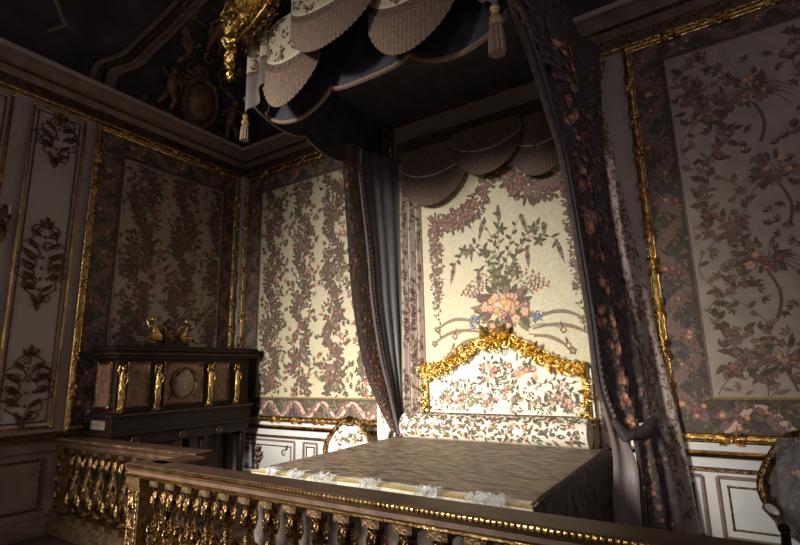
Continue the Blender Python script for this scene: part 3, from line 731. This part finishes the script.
# corner cascades with their tassels
for cx1, sg in ((CX0+.06, 1), (CX1-.06, -1)):
    m = MB()
    def S(u, v, cx1=cx1, sg=sg):
        zb = 3.95+.28*u
        return V((cx1-.02*sg+.26*u*sg, CY-.05-.04*sin(u*3*pi), 4.85+(zb-4.85)*v))
    m.grid(S, 18, 20, None, False, lambda u, v: 'cream' if v < .55 else 'tand' if v < .62 else 'satin')
    I = []; rr = random.Random(8)
    for z in (.12, .28, .42): bouquet(I, .14, z, .08, 10, 3, ['plum', 'tand', 'green'], DPAL, rr, 1.1, .28)
    emb(m, lambda a, b: S(a/.26 if a < .26 else 1, b/.8), I, .004, -sg, .0012, (0, .26, 0, .5))
    m.build('corner_cascade', cn)
def tassel(x, y, z, s=1.0, parent=cn):
    m = MB(); m.lathe([(0, 0), (.022*s, -.005*s), (.034*s, -.03*s), (.018*s, -.06*s), (.036*s, -.085*s), (.045*s, -.12*s), (.03*s, -.14*s)], (x, y, z), 'goldth', 12, 6, .06)
    m.tube([(x, y, z+.12*s), (x, y, z)], .008*s, 'goldth', 6)
    c = m.build('tassel', parent)
    m = MB(); m.lathe([(.022*s, -.13*s), (.042*s, -.18*s), (.048*s, -.27*s), (.050*s, -.34*s), (0, -.345*s)], (x, y, z), 'tan', 24, 12, .12); m.build('tassel_skirt', c)
tassel(5.41, CY-.06, 3.98, 1.05); tassel(2.99, CY-.07, 3.98, .75)
# outer side valance, right (dark floral) and left
for X, sg, nm in ((CX1+.02, 1, 'side_valance'), (CX0-.02, -1, 'side_valance')):
    m = MB()
    def S(u, v, X=X, sg=sg):
        zb = 3.98-.10*scallop(u, 2) if sg > 0 else 4.22-.05*scallop(u, 3)
        uu = u if sg > 0 else 1-u
        return V((X+sg*(.03*sin(uu*16*pi)*v+.03+.10*u*(sg > 0)), CY+(-.04-CY)*uu, 4.9+(zb-4.9)*v))
    m.grid(S, 60, 14, 'darksilk'); I = []; rr = random.Random(77)
    for i in range(12):
        for j in range(4): bouquet(I, .1+i*.19, .12+j*.21+.06*(i % 2), .11, 10, 3, ['plum', 'tand', 'innerl'], DPAL, rr, 1, .26)
    emb(m, lambda a, b: S(min(1, max(0, a/2.3)), min(1, max(0, b/.9))), I, .005, -1, .0012, (.02, 2.28, .02, .88))
    m.tube([S(i/60, 1) for i in range(61)], .016, 'tand', 6); m.build(nm, cn)
# carved gilt cornice
m = MB(); rnd = random.Random(61)
Tf = lambda x, y, h=0: V((x, CY-.06-h, y))
for z, r_, h in ((4.92, .030, .08), (5.02, .022, .10), (5.20, .045, .16)):
    P = [Tf(CX0-.1+(CX1-CX0+.2)*i/40, z+.10*sin(pi*i/40)**2, h) for i in range(41)]; m.tube(P, r_, 'goldb', 7)
m.box((CX0-.08, CY-.12, 4.93), (CX1+.08, CY+.1, 5.3), 'goldd')
rocaille(m, lambda x, y, h=0: Tf(x, y, h+.10), [(CX0-.1+.9*i/16, 5.0+.10*i/16) for i in range(17)], .18, 'goldb', rnd, 4)
rocaille(m, lambda x, y, h=0: Tf(x, y, h+.10), [(3.8+1.75*i/16, 5.1) for i in range(17)], .18, 'goldb', rnd, 2)
c0 = m.build('gilt_cornice', cn)
m = MB()
Tg = fr((CX0-.02, CY-.14, 4.9), V((1, -.6, 0)).normalized(), (0, 0, 1), V((-.6, -1, 0)).normalized())
for (y, s, n_) in ((.42, .24, 7), (.20, .24, 9), (.0, .22, 8), (-.18, .18, 7), (-.34, .14, 5), (-.47, .10, 4)):
    for i in range(n_):
        q = rnd.choice((-1, 1)); x = rnd.uniform(-.9, .6)*s*1.2; yy = y+rnd.uniform(-.07, .07)
        if i % 2: gscroll(m, Tg, x, yy, rnd.uniform(0, 6.3), s*.36, s*.11, 'goldb', q)
        else: acanthus(m, Tg, x, yy, -pi/2+rnd.uniform(-1.2, 1.2), s*1.05, s*.5, 'goldb', s*.32)
        if i % 3 == 0: m.ball(Tg(x, yy, .06), s*.14, 'goldb', 7)
m.tube([Tf(2.95, 4.70, .12), Tf(3.15, 4.74, .13), Tf(3.36, 4.86, .13), Tf(3.6, 5.04, .13)], .018, 'goldp', 8)
rocaille(m, lambda x, y, h=0: Tf(x, y, h+.06), [(2.98+.40*i/8, 4.66+.14*i/8) for i in range(9)], .11, 'goldd', rnd, 2)
rocaille(m, lambda x, y, h=0: Tf(x, y, h+.06), [(2.98+.50*i/8, 4.84+.12*i/8) for i in range(9)], .15, 'goldb', rnd, 3)
rocaille(m, lambda x, y, h=0: Tf(x, y, h+.12), [(2.95+.75*i/14, 4.86+.18*i/14) for i in range(15)], .15, 'goldb', rnd, 3)
rocaille(m, lambda x, y, h=0: Tf(x, y, h+.07), [(3.0+.42*i/10, 4.62+.16*i/10) for i in range(11)], .10, 'goldm', rnd, 3)
m.build('corner_ornament', cn)

# ------------------------------------------------------------------ curtains
def lerp3(A, t): return cr(A, t)
def drape(name, label, A, B, nrm, folds, amp, front, back, items=None, W=1, H=1, edge=None, nu=60, nv=60, group=None, env=None, sgn=-1, extra=None, linpts=None):
    nrm = V(nrm).normalized(); env = env or (lambda t: 1)
    def S(s, t): 
        a, b = cr(A, t), cr(B, t)
        return a.lerp(b, s)+nrm*amp*env(t)*sin(2*pi*folds*s+.6*sin(t*3))
    m = MB(); m.grid(S, nu, nv, front)
    if back: m.grid(lambda s, t: S(s, t)-nrm*.012, nu, nv, back)
    if items: emb(m, lambda a, b: S(min(1, max(0, a/W)), min(1, max(0, b/H))), items, .0045, sgn, .0012, (.01, W-.01, .01, H-.01))
    if edge: extra_ = None
    return m, S
def floral(W, H, n, rr, r=.11, lk=('plum', 'tand', 'green'), pals=DPAL, nl=10, nf=3):
    I = []
    for i in range(n): bouquet(I, rr.uniform(0, W), H*(i+.5)/n, r*rr.uniform(.6, 1.2), nl, nf, list(lk), pals, rr, 1.2, .28)
    return I
def edging(m, S, s, k1, k2, r=.012, step=.035, L=3.2, side=.0):
    n = int(L/step)
    m.tube([S(s, i/60) for i in range(61)], r, k1, 6)
    for i in range(n):
        p = S(s, (i+.5)/n)
        m.ball(p+V((side, -.012, 0)), r*1.35, k2, 6)
LCa = [(2.93,-.95,4.35),(2.93,-.95,3.99),(2.93,-.87,3.13),(2.95,-.81,2.44),(3.0,-.70,1.77),(3.05,-.51,1.32),(3.13,-.32,.96)]
LCb = [(2.95,-.61,4.35),(2.95,-.61,4.11),(2.97,-.44,3.09),(3.0,-.40,2.45),(3.05,-.33,1.85),(3.1,-.27,1.45),(3.16,-.22,.93)]
LCc = [(3.16,-.08,4.35),(3.16,-.08,4.14),(3.16,-.08,3.13),(3.16,-.08,2.5),(3.16,-.08,1.9),(3.15,-.08,1.41),(3.15,-.10,.90)]
lc = thing('bed_curtain', 'left bed curtain with blue-grey lining and dark floral edge, tied back near the wall', 'curtain', (3.05, -.4, .9), 'bed curtains')
rr = random.Random(81)
m, S = drape('', '', LCb, LCc, (1, -.6, 0), 3.0, .018, 'lining', 'innerl', env=lambda t: .4+.6*t); m.build('lining', lc)
I = floral(.4, 3.3, 90, rr, .10, ('plum', 'tand', 'tan', 'mauve'), DPAL+BPAL[:1])
m, S = drape('', '', LCa, LCb, (1, -.6, 0), .5, .03, 'taupe', 'innerl', I, .4, 3.3, nu=20); m.build('floral_edge', lc)
m = MB(); edging(m, S, .985, 'satin', 'ivory', .012, .04, 3.4); S3 = S
m.tube([S(.76, i/60)+V((.02, -.012, 0)) for i in range(61)], .020, 'lining', 7); m.build('fringe', lc)
Fa = [(3.13,-.40,.98),(3.10,-.42,.8),(3.06,-.42,.5),(3.06,-.42,.05)]; Fb = [(3.17,-.20,.95),(3.17,-.24,.75),(3.17,-.30,.4),(3.17,-.30,.05)]
I = floral(.3, .95, 14, rr, .07, ('green', 'plum', 'olive'), BPAL)
m, S = drape('', '', Fa, Fb, (1, -1, 0), 2, .015, 'creamw', None, I, .3, .95, nu=24, nv=20); m.build('lower_fall', lc)
Fa = [(2.86,-.22,1.42),(2.86,-.22,1.0),(2.85,-.22,.5),(2.85,-.22,.05)]; Fb = [(3.10,-.16,1.40),(3.10,-.16,1.0),(3.10,-.16,.5),(3.10,-.16,.05)]
I = floral(.28, 1.3, 14, rr, .07, ('green', 'plum', 'olive'), BPAL)
m, S = drape('', '', Fa, Fb, (.3, -1, 0), 2, .015, 'creamw', None, I, .28, 1.3, nu=24, nv=20); m.build('back_fall', lc)
# head curtains beside the hanging
for x0, x1, lb, fd in ((3.17, 3.44, 'narrow floral curtain in tight folds left of the embroidered hanging', 2.6), (5.36, 5.56, 'narrow floral curtain right of the embroidered hanging, behind the right bed curtain', 2)):
    A = [(x0, -.09, 4.3), (x0, -.09, 2.6), (x0-.02, -.09, 1.0), (x0-.02, -.09, .05)]; B = [(x1, -.07, 4.3), (x1, -.07, 2.6), (x1, -.07, 1.0), (x1, -.07, .05)]
    I = floral(.45, 4.2, 170, rr, .085, ('plum', 'tand', 'plum'), DPAL, 9, 2)
    m, S = drape('', '', A, B, (0, -1, 0), fd, .032, 'pinkc', None, I, .45, 4.2, nu=50, nv=40)
    for s in (.0, .36, .72, .985): m.tube([S(s, i/40)+V((0, -.004, 0)) for i in range(41)], .011, 'tand', 6)
    o = m.build('head_curtain'); tag(o, lb, 'curtain', 'head curtains')
# right bed curtain
RCf = [(5.47,-2.36,4.30),(5.49,-2.36,4.05),(5.5,-2.0,3.78),(5.5,-1.7,3.53),(5.5,-1.4,3.24),(5.5,-1.15,2.56),(5.5,-.98,2.0),(5.5,-.85,1.45),(5.6,-.72,1.06)]
RCb = [(5.74,-.35,4.75),(5.73,-.35,4.5),(5.71,-.35,4.1),(5.69,-.35,3.6),(5.69,-.35,3.2),(5.71,-.35,2.59),(5.76,-.35,2.05),(5.80,-.35,1.55),(5.80,-.38,1.20)]
rc = thing('bed_curtain', 'right bed curtain of dark silk with bright roses, swept back to a tie', 'curtain', (5.6, -.6, .9), 'bed curtains')
I = []; W_, H_ = 1.1, 3.5
for i in range(60): bouquet(I, rr.uniform(.15, W_), H_*(i+.5)/60, .13*rr.uniform(.7, 1.1), 10, 3, ['plum', 'tand', 'innerl', 'tand'], DPAL, rr, 1, .26)
for i in range(15):
    z = .55+i*.205; x = .50+.08*sin(i*1.7); bouquet(I, x, z, .14, 14, 6, ['green', 'olive', 'plum'], [('rose', 'peach', 'pink'), ('rose', 'mauve', 'peach')], rr, .9, .34)
m, S = drape('', '', RCf, RCb, (1, -.25, 0), 2.5, .045, 'darksilk', 'lining', I, W_, H_, sgn=-1, nu=70, nv=80, env=lambda t: .5+.5*t)
sn = S_n(lambda u, v: S(u, v), .5)
m.build('silk_panel', rc)
m = MB(); edging(m, S, .06, 'tand', 'tan', .010, .045, 3.6); m.tube([S(0, i/70) for i in range(71)], .024, 'taupe', 8); m.tube([S(.03, i/70)+V((.012, 0, 0)) for i in range(71)], .012, 'lining', 8); m.build('fringe', rc)
# tied knot and the falls below it
m = MB(); m.tube([(5.58,-.80,1.22),(5.66,-.78,1.10),(5.78,-.62,1.12),(5.84,-.40,1.20)], [.03, .05, .05, .03], 'darksilk', 10); m.build('tieback', rc)
Fa = [(5.50,-.86,1.45),(5.55,-.80,1.0),(5.52,-.80,.6),(5.50,-.80,.04)]; Fb = [(5.60,-.74,1.15),(5.70,-.72,.91),(5.70,-.75,.6),(5.68,-.75,.04)]
m, S = drape('', '', Fa, Fb, (1, -1, 0), 1.2, .018, 'satin', None, nu=24, nv=24); m.build('satin_fall', rc)
Fa = [(5.70,-.70,1.1),(5.70,-.70,.8),(5.69,-.70,.4),(5.69,-.70,.04)]; Fb = [(5.85,-.40,1.18),(5.93,-.36,.8),(5.97,-.34,.4),(5.98,-.34,.04)]
I = floral(.5, 1.1, 22, rr, .1, ('plum', 'tand', 'green'), DPAL)
m, S = drape('', '', Fa, Fb, (1, -.6, 0), 2.5, .03, 'darksilk', None, I, .5, 1.1, sgn=-1, nu=40, nv=24); m.build('lower_fall', rc)
# pale outer drape against the wall
R2b = [(5.78,-.10,4.75),(5.69,-.10,4.38),(5.72,-.10,3.76),(5.78,-.10,3.22),(5.85,-.10,2.61),(5.90,-.10,1.95),(5.97,-.10,1.34),(6.01,-.10,.84),(6.05,-.10,.04)]
R2a = [(5.62,-.22,4.8),(5.58,-.22,4.41),(5.58,-.22,3.79),(5.59,-.22,3.26),(5.61,-.22,2.64),(5.68,-.22,1.97),(5.76,-.22,1.34),(5.80,-.22,.83),(5.82,-.22,.04)]
I = floral(.35, 4.6, 150, rr, .085, ('plum', 'tand', 'plum'), DPAL, 8, 2)
m, S = drape('', '', R2a, R2b, (.6, -1, 0), 1.3, .03, 'pinkc', None, I, .35, 4.6, nu=40, nv=70)
o = m.build('outer_drape'); tag(o, 'pale flowered drape falling to the floor between the dark bed curtain and the grey wall', 'curtain')

# ================================================================== JEWEL CABINET
jc = thing('jewel_cabinet', 'dark wooden jewel cabinet with gilded figures standing against the left wall', 'cabinet', (.35, -1.22, 0))
XF = .62; Y0, Y1 = -2.15, -.22
m = MB(); m.box((.135, Y0+.03, 1.22), (XF-.03, Y1-.03, 1.86), 'ebony'); m.box((.135, Y0, 1.02), (XF+.01, Y1, 1.20), 'ebony'); m.box((.135, Y0-.03, 1.19), (XF+.04, Y1+.03, 1.235), 'ebony'); m.box((.135, Y0-.03, .99), (XF+.04, Y1+.03, 1.03), 'ebony'); m.build('body', jc, False, .008)
m = MB()
for z0, z1, e in ((1.85, 1.89, .02), (1.89, 1.94, .045), (1.94, 1.975, .075), (1.975, 2.0, .06)):
    m.box((.135, Y0-e, z0), (XF+e, Y1+e, z1), 'ebony')
m.build('cornice', jc, False, .008)
m = MB(); rail(m, (XF+.05, Y0-.04, 1.90), (XF+.05, Y1+.04, 1.90), .008, 'goldd', .4, .05); rail(m, (.14, Y0-.05, 1.90), (XF+.05, Y0-.05, 1.90), .008, 'goldd', .4, .05)
rail(m, (XF+.045, Y0, 1.215), (XF+.045, Y1, 1.215), .007, 'goldd', .4, .05); m.build('gilt_bead', jc)
def cab_panel(y0, y1, z0, z1, k, medal=False, nm='door_panel'):
    m = MB(); m.box((XF-.035, y0, z0), (XF-.015, y1, z1), k); o = m.build(nm, jc, False, .004)
    f = MB(); T = lambda x, y, h=0: V((XF-.012+h, x, y)); rect_frame(f, T, y0, y1, z0, z1, .012, 'goldd', .3, .04, 0)
    if medal:
        c, z = (y0+y1)/2, (z0+z1)/2
        f.tube([T(c+.17*cos(a), z+.19*sin(a), .012) for a in [2*pi*i/28 for i in range(28)]], .012, 'goldd', 7, closed=True)
        rocaille(f, T, [(c+.17*cos(a), z+.19*sin(a)) for a in [2*pi*i/20 for i in range(21)]], .05, 'goldd', random.Random(3), 1)
        f.grid(lambda u, v: T(c+.14*cos(2*pi*u)*v, z+.16*sin(2*pi*u)*v, .012*(1-v*v)+.004), 20, 4, 'plaqueL', cu=True)
        for q in (-1, 1):
            for w_ in (-1, 1): acanthus(f, T, c+q*.2, z+w_*.2, pi/4 if q*w_ > 0 else 3*pi/4, .07, .04, 'goldd', .01)
    f.build('gilt_frame', o)
for a, b, me in ((-2.00, -1.75, 0), (-1.55, -1.02, 1), (-.84, -.62, 0)): cab_panel(a, b, 1.30, 1.80, 'plaque', me)
for a, b in ((-2.02, -1.76), (-1.50, -1.05), (-.86, -.55)): cab_panel(a, b, 1.07, 1.15, 'plaqueL', False, 'drawer_front')
# side panel facing the balustrade
m = MB(); m.box((.20, Y0+.012, 1.30), (.50, Y0+.034, 1.80), 'plaque'); o = m.build('side_panel', jc, False, .004)
f = MB(); rect_frame(f, lambda x, y, h=0: V((x, Y0+.010-h, y)), .20, .50, 1.30, 1.80, .014, 'goldp', .2, .04, 0); f.build('gilt_frame', o)
m = MB(); m.box((.20, Y0-.012, 1.06), (.50, Y0+.002, 1.16), 'plaqueL'); m.build('side_plaque', jc, False, .004)
def herm(y, parent, x=XF+.02, z=1.28, s=1.0):      # small gilded female figure used as a pilaster
    m = MB(); c = V((x, y, z))
    m.box((x-.05, y-.035, z-.035), (x+.03, y+.035, z), 'goldd')
    m.tube([c+V(p)*s for p in ((0, 0, 0), (.005, .004, .08), (.012, -.004, .18), (.012, .004, .26), (.006, 0, .31), (.012, 0, .36), (.012, .004, .40), (.010, .004, .43))],
           [.030*s, .024*s, .034*s, .038*s, .026*s, .036*s, .022*s, .012*s], 'gold', 10)
    m.ball(c+V((.014, .006, .455))*s, .026*s, 'gold', 9, (1, .9, 1.2)); m.lathe([(.03*s, 0), (.04*s, .02*s), (0, .03*s)], c+V((.01, .004, .475))*s, 'gold', 8)
    m.tube([c+V(p)*s for p in ((.012, .034, .385), (.03, .055, .33), (.045, .03, .28))], [.013*s, .011*s, .008*s], 'gold', 6)
    m.tube([c+V(p)*s for p in ((.012, -.034, .385), (.02, -.058, .42), (.014, -.035, .49))], [.013*s, .011*s, .008*s], 'gold', 6)
    for i in range(4): m.tube([c+V((.03, -.03+.02*i, .22))*s, c+V((.04, -.02+.014*i, .12))*s, c+V((.026, -.024+.016*i, .01))*s], [.006*s, .009*s, .007*s], 'gold', 5)
    m.tube([c+V((.03, -.03, .20))*s, c+V((.045, .01, .23))*s, c+V((.028, .04, .30))*s], [.010*s, .012*s, .006*s], 'gold', 6)
    m.build('gilded_figure', parent)
for y in (-2.09, -1.66, -.93, -.50): herm(y, jc)
m = MB()   # underframe
m.box((.135, Y0+.02, .86), (XF, Y1-.02, .99), 'ebony'); m.build('apron', jc, False, .01)
for yc in (-1.88, -1.28, -.75): 
    m = MB()
    T = lambda x, y, h=0: V((XF+.006+h, yc+x, .92+y)); gscroll(m, T, .04, 0, 0, .05, .008, 'goldd', 1); gscroll(m, T, -.04, 0, pi, .05, .008, 'goldd', -1); acanthus(m, T, 0, -.03, pi/2, .08, .05, 'goldd', .012)
    m.build('apron_mount', jc)
for y in (-2.08, -1.66, -.93, -.30):
    for x in (.55, .20):
        m = MB(); m.lathe([(.02, 0), (.035, .015), (.03, .05), (.022, .07), (.030, .12), (.026, .3), (.045, .62), (.05, .74), (.035, .76), (.052, .80), (.05, .86)], (x, y, .10), 'ebony', 14, 8, .05)
        L = m.build('leg', jc); m = MB(); m.lathe([(.03, 0), (.047, .02), (.05, .06), (.038, .07)], (x, y, .80), 'goldd', 14, 8, .1); m.build('leg_mount', L)
m = MB(); m.box((.135, Y0, .03), (XF+.02, Y1, .10), 'ebony'); m.build('plinth', jc, False, .01)
m = MB(); c = V((.36, -1.40, 2.0))   # crest: casket with reclining figures
m.box((.22, -1.62, 2.0), (.50, -1.18, 2.05), 'ebony'); m.lathe([(.10, 0), (.13, .04), (.09, .10), (.11, .16), (.05, .21), (.06, .26), (0, .34)], c+V((0, 0, .05)), 'goldd', 14, 6, .12)
m.build('crest_urn', jc)
for q in (-1, 1):
    m = MB(); F = lambda a, b, h=0: c+V((.04+h, q*a, b))
    m.tube([F(.13, .12), F(.20, .20), F(.23, .29)], [.05, .05, .03], 'gold', 9); m.ball(F(.235, .345), .035, 'gold', 8)
    m.tube([F(.14, .10, .02), F(.28, .12, .05), F(.40, .06, .03)], [.045, .03, .015], 'gold', 8)
    m.tube([F(.21, .26), F(.30, .25, .04), F(.33, .33, .02)], [.018, .015, .01], 'gold', 6)
    m.tube([F(.21, .26), F(.12, .27, .04), F(.07, .22, .04)], [.018, .015, .01], 'gold', 6)
    m.build('reclining_figure', jc)

# ================================================================== ARMCHAIRS (built once at the origin, facing -y, then copied)
def armchair(name, label):
    t = thing(name, label, 'armchair', (0, 0, 0)); W = .31
    Tb = lambda x, y, h=0: V((x, .26+.16*(y-.45)-h, y))
    out = [(W*.86*cos(a)*(1+.06*cos(4*a)), .76+.30*sin(a)+(.035*max(0, sin(a))**6)) for a in [2*pi*i/40 for i in range(40)]]
    m = MB(); m.tube([Tb(x, y) for x, y in out], .030, 'goldm', 8, closed=True)
    rocaille(m, lambda x, y, h=0: Tb(x, y, h+.015), out+[out[0]], .055, 'goldm', random.Random(6), 1)
    for q in (-1, 1): gscroll(m, lambda x, y, h=0: Tb(x, y, h+.02), q*.05, 1.08, pi/2-q*.9, .04, .012, 'goldm', -q)
    acanthus(m, lambda x, y, h=0: Tb(x, y, h+.02), 0, 1.05, pi/2, .09, .07, 'goldm', .03); m.build('back_frame', t)
    m = MB(); S = lambda u, v: Tb((W*.86-.02)*v*cos(2*pi*u), .76+.275*v*sin(2*pi*u), .045*(1-v**3))
    m.grid(S, 32, 8, 'creamw', cu=True); m.grid(lambda u, v: Tb((W*.86-.02)*v*cos(-2*pi*u), .76+.275*v*sin(-2*pi*u), -.02), 32, 2, 'creamw', cu=True)
    I = []; r_ = random.Random(8)
    for x, y, s in ((0, .78, .14), (-.11, .9, .07), (.11, .9, .07), (-.12, .64, .07), (.12, .64, .07)): bouquet(I, x, y, s, 14, 5, ['green', 'olive', 'plum'], BPAL, r_, 1, .28)
    emb(m, lambda x, y: Tb(x, y, .05*max(.2, 1-((x/.25)**2+((y-.76)/.28)**2)**1.5)), I, .008, 1, .0012); 
    m.build('back_cushion', t)
    m = MB(); m.grid(lambda u, v: V(((.29+.02*sin(2*pi*u)*0)*cos(2*pi*u)*min(1, 1.25*sin(pi*v/2+.0))*(1 if 1 else 1), -.02+.27*sin(2*pi*u)*min(1, 1.25*sin(pi*v/2)), .49-.12*(v**4))), 32, 10, 'creamw', cu=True)
    I = []; bouquet(I, 0, -.02, .16, 16, 7, ['green', 'olive'], BPAL, r_); emb(m, lambda x, y: V((x, y, .492)), I, .004); m.build('seat', t)
    m = MB(); ring = [V((.30*cos(a), -.02+.28*sin(a), .36)) for a in [2*pi*i/32 for i in range(32)]]; m.tube(ring, .035, 'goldm', 8, closed=True); m.build('seat_rail', t)
    for x in (-1, 1):
        for y in (-.22, .20):
            m = MB(); m.tube([(x*.23, y, .36), (x*.27, y*1.12, .28), (x*.25, y*1.05, .14), (x*.27, y*1.15, .02)], [.04, .035, .02, .026], 'goldm', 9); m.build('leg', t)
        m = MB(); m.tube([(x*.27, .26, .70), (x*.33, .12, .70), (x*.33, -.06, .68), (x*.34, -.14, .66)], [.02, .024, .024, .03], 'goldm', 8)
        m.tube([(x*.33, -.12, .66), (x*.31, -.06, .52), (x*.29, -.12, .36)], [.024, .02, .028], 'goldm', 8); a_ = m.build('arm', t)
        m = MB(); m.ball((x*.33, .03, .715), .03, 'creamw', 9, (.9, 3, .8)); m.build('arm_pad', a_)
    for x in (-1, 1):
        m = MB(); m.tube([(x*.23, .28, .36), (x*.2, .30, .55)], .022, 'goldm', 7); m.build('back_support', t)
    return t
a1 = armchair('gilded_armchair', 'gilded armchair with floral back partly hidden by the left side of the bed')
def copy_tree(o, parent=None):
    c = o.copy(); COL.objects.link(c)
    if parent is not None: c.parent = parent
    for ch in [x for x in bpy.data.objects if x.parent == o]: copy_tree(ch, c)
    return c
a2 = copy_tree(a1)
a1['group'] = a2['group'] = 'gilded armchairs'
a1.location = (2.74, -.76, 0); a1.rotation_euler.z = radians(22)
a2.location = (6.86, -1.12, 0); a2.rotation_euler.z = radians(14); a2.scale = (1.06, 1.06, 1.06)
a2['label'] = 'gilded armchair under clear plastic at the lower right edge of the photo'
for ch in bpy.data.objects:
    if ch.parent == a2 and ch.name.split('.')[0] in ('back_cushion', 'seat'):
        ch.material_slots[0].link = 'OBJECT'; ch.material_slots[0].material = M['taupe']
# clear covers on the right armchair's back
t = thing('chair_dust_cover', 'clear plastic cover with bright creases over the back of the right armchair', 'plastic cover', (6.86, -1.12, .55))
m = MB(); rr = random.Random(9); pts = {}
def fn(u, v):
    k = (round(u*12), round(v*10))
    if k not in pts: pts[k] = rr.uniform(0, .03)
    x = -.27+.54*u; z = .56+.60*v; p = V((x*(1-.2*v*v), .13+.17*(z-.5)-pts[k]-.02, z)); a = radians(14)
    return V((6.86+p.x*cos(a)-p.y*sin(a), -1.12+p.x*sin(a)+p.y*cos(a), p.z))
m.grid(fn, 12, 10, 'plastic2'); m.build('film', t, False)

# ================================================================== BALUSTRADE
bl = thing('gilded_balustrade', 'long gilded balustrade stepping back at its left end in front of the bed', 'balustrade', (3.5, -2.8, 0))
YM, YR, XR = -2.93, -2.43, 2.44
def beam(m, a, b, z0, k, w_=.11, big=True):
    a = V(a); b = V(b); d = (b-a).normalized(); n_ = V((d.y, -d.x, 0)); L = (b-a).length     # n_ points to the room side
    pr = [(-w_, z0+.0), (-w_, z0+.085), (-w_+.02, z0+.10), (.0, z0+.10), (.012, z0+.085), (0, z0+.06), (-.02, z0+.045), (-.015, z0+.02), (-.03, z0), (-w_, z0)]
    m.prof(pr, (a.x, a.y, 0), d, L, n_, (0, 0, 1), k)
RZ = .895
m = MB()
beam(m, (XR-.02, YM, 0), (7.4, YM, 0), RZ, 'railm', .20); beam(m, (.06, YR, 0), (XR+.12, YR, 0), RZ, 'railm', .20); beam(m, (XR+.12, YR-.05, 0), (XR+.12, YM+.1, 0), RZ, 'railm', .20)
hr = m.build('handrail', bl, False)
m = MB()
def beads(a, b, r, step, k):
    a = V(a); b = V(b); n = int((b-a).length/step)
    for i in range(n): m.ball(a.lerp(b, (i+.5)/n), r, k, 6, (1.25, 1, 1))
beads((XR, YM-.012, RZ+.085), (6.6, YM-.012, RZ+.085), .014, .028, 'goldp'); beads((.06, YR-.012, RZ+.085), (XR, YR-.012, RZ+.085), .013, .03, 'goldd')
m.tube([(XR, YM+.015, RZ+.01), (7.4, YM+.015, RZ+.01)], .013, 'goldp', 7); m.tube([(.06, YR+.015, RZ+.01), (XR, YR+.015, RZ+.01)], .012, 'goldd', 7)
m.build('bead_moulding', hr)
m = MB()
for a, b in (((XR-.02, YM, 0), (7.4, YM, 0)), ((.06, YR, 0), (XR+.12, YR, 0)), ((XR+.12, YR-.05, 0), (XR+.12, YM+.1, 0))):
    a = V(a); b = V(b); d = (b-a).normalized(); n_ = V((d.y, -d.x, 0))
    m.prof([(-.20, .02), (.02, .02), (.02, .10), (.0, .13), (-.03, .17), (-.17, .17), (-.20, .13), (-.20, .02)], (a.x, a.y, 0), d, (b-a).length, n_, (0, 0, 1), 'goldd')
m.build('base_rail', bl, False)
bal0 = None
def baluster(x, y):
    global bal0
    if bal0 is None:
        m = MB()
        m.box((-.055, -.055, 0), (.055, .055, .05), 'goldd'); m.box((-.055, -.055, .68), (.055, .055, .735), 'goldd')
        m.lathe([(.045, .05), (.05, .07), (.028, .10), (.035, .14), (.060, .22), (.068, .30), (.055, .38), (.030, .46), (.024, .52), (.036, .55), (.024, .58), (.045, .64), (.05, .68)], (0, 0, 0), 'goldm', 18, 6, .10)
        for i in range(8):
            a = 2*pi*i/8; T = fr((0, 0, 0), (-sin(a), cos(a), 0), (0, 0, 1), (cos(a), sin(a), 0))
            acanthus(m, lambda x, y, h=0: T(x, y, h+.052), 0, .12, pi/2, .17, .045, 'goldm', .018)
            if i % 2 == 0:
                acanthus(m, lambda x, y, h=0: T(x, y, h+.030), 0, .66, -pi/2, .14, .05, 'goldm', .028)
                gscroll(m, lambda x, y, h=0: T(x, y, h+.045), 0, .42, pi/2, .035, .010, 'goldm', 1)
        bal0 = m.build('baluster', bl); bal0['at'] = 1; o = bal0
        del bal0['at']
    else:
        o = bal0.copy(); COL.objects.link(o); o.parent = bl
    o.matrix_parent_inverse = Matrix.Translation(-V((3.5, -2.8, 0))); o.location = (x, y, .165)
def pier(x, y):
    m = MB(); m.box((x-.09, y-.09, .16), (x+.09, y+.09, .24), 'goldd'); m.box((x-.075, y-.075, .24), (x+.075, y+.075, .84), 'goldd'); m.box((x-.09, y-.09, .84), (x+.09, y+.09, .90), 'goldd')
    T = lambda a, b, h=0: V((x+a, y-.075-h, .54+b)); rect_frame(m, T, -.05, .05, -.25, .25, .009, 'goldm', .2, .04, 0)
    for zz in (-.16, 0, .16): gscroll(m, T, .0, zz, pi/2, .035, .009, 'goldm', 1); acanthus(m, T, 0, zz-.03, pi/2, .1, .05, 'goldm', .018)
    m.build('pier', bl, False)
yb = YM+.09
pier(XR+.08, yb); pier(.14, YR+.09); 
for i in range(22): baluster(XR+.30+i*.198, yb)
for i in range(8): baluster(.36+i*.245, YR+.09)
for i in range(1): baluster(XR+.10, YM+.36)
pier(7.2, yb)
clean()
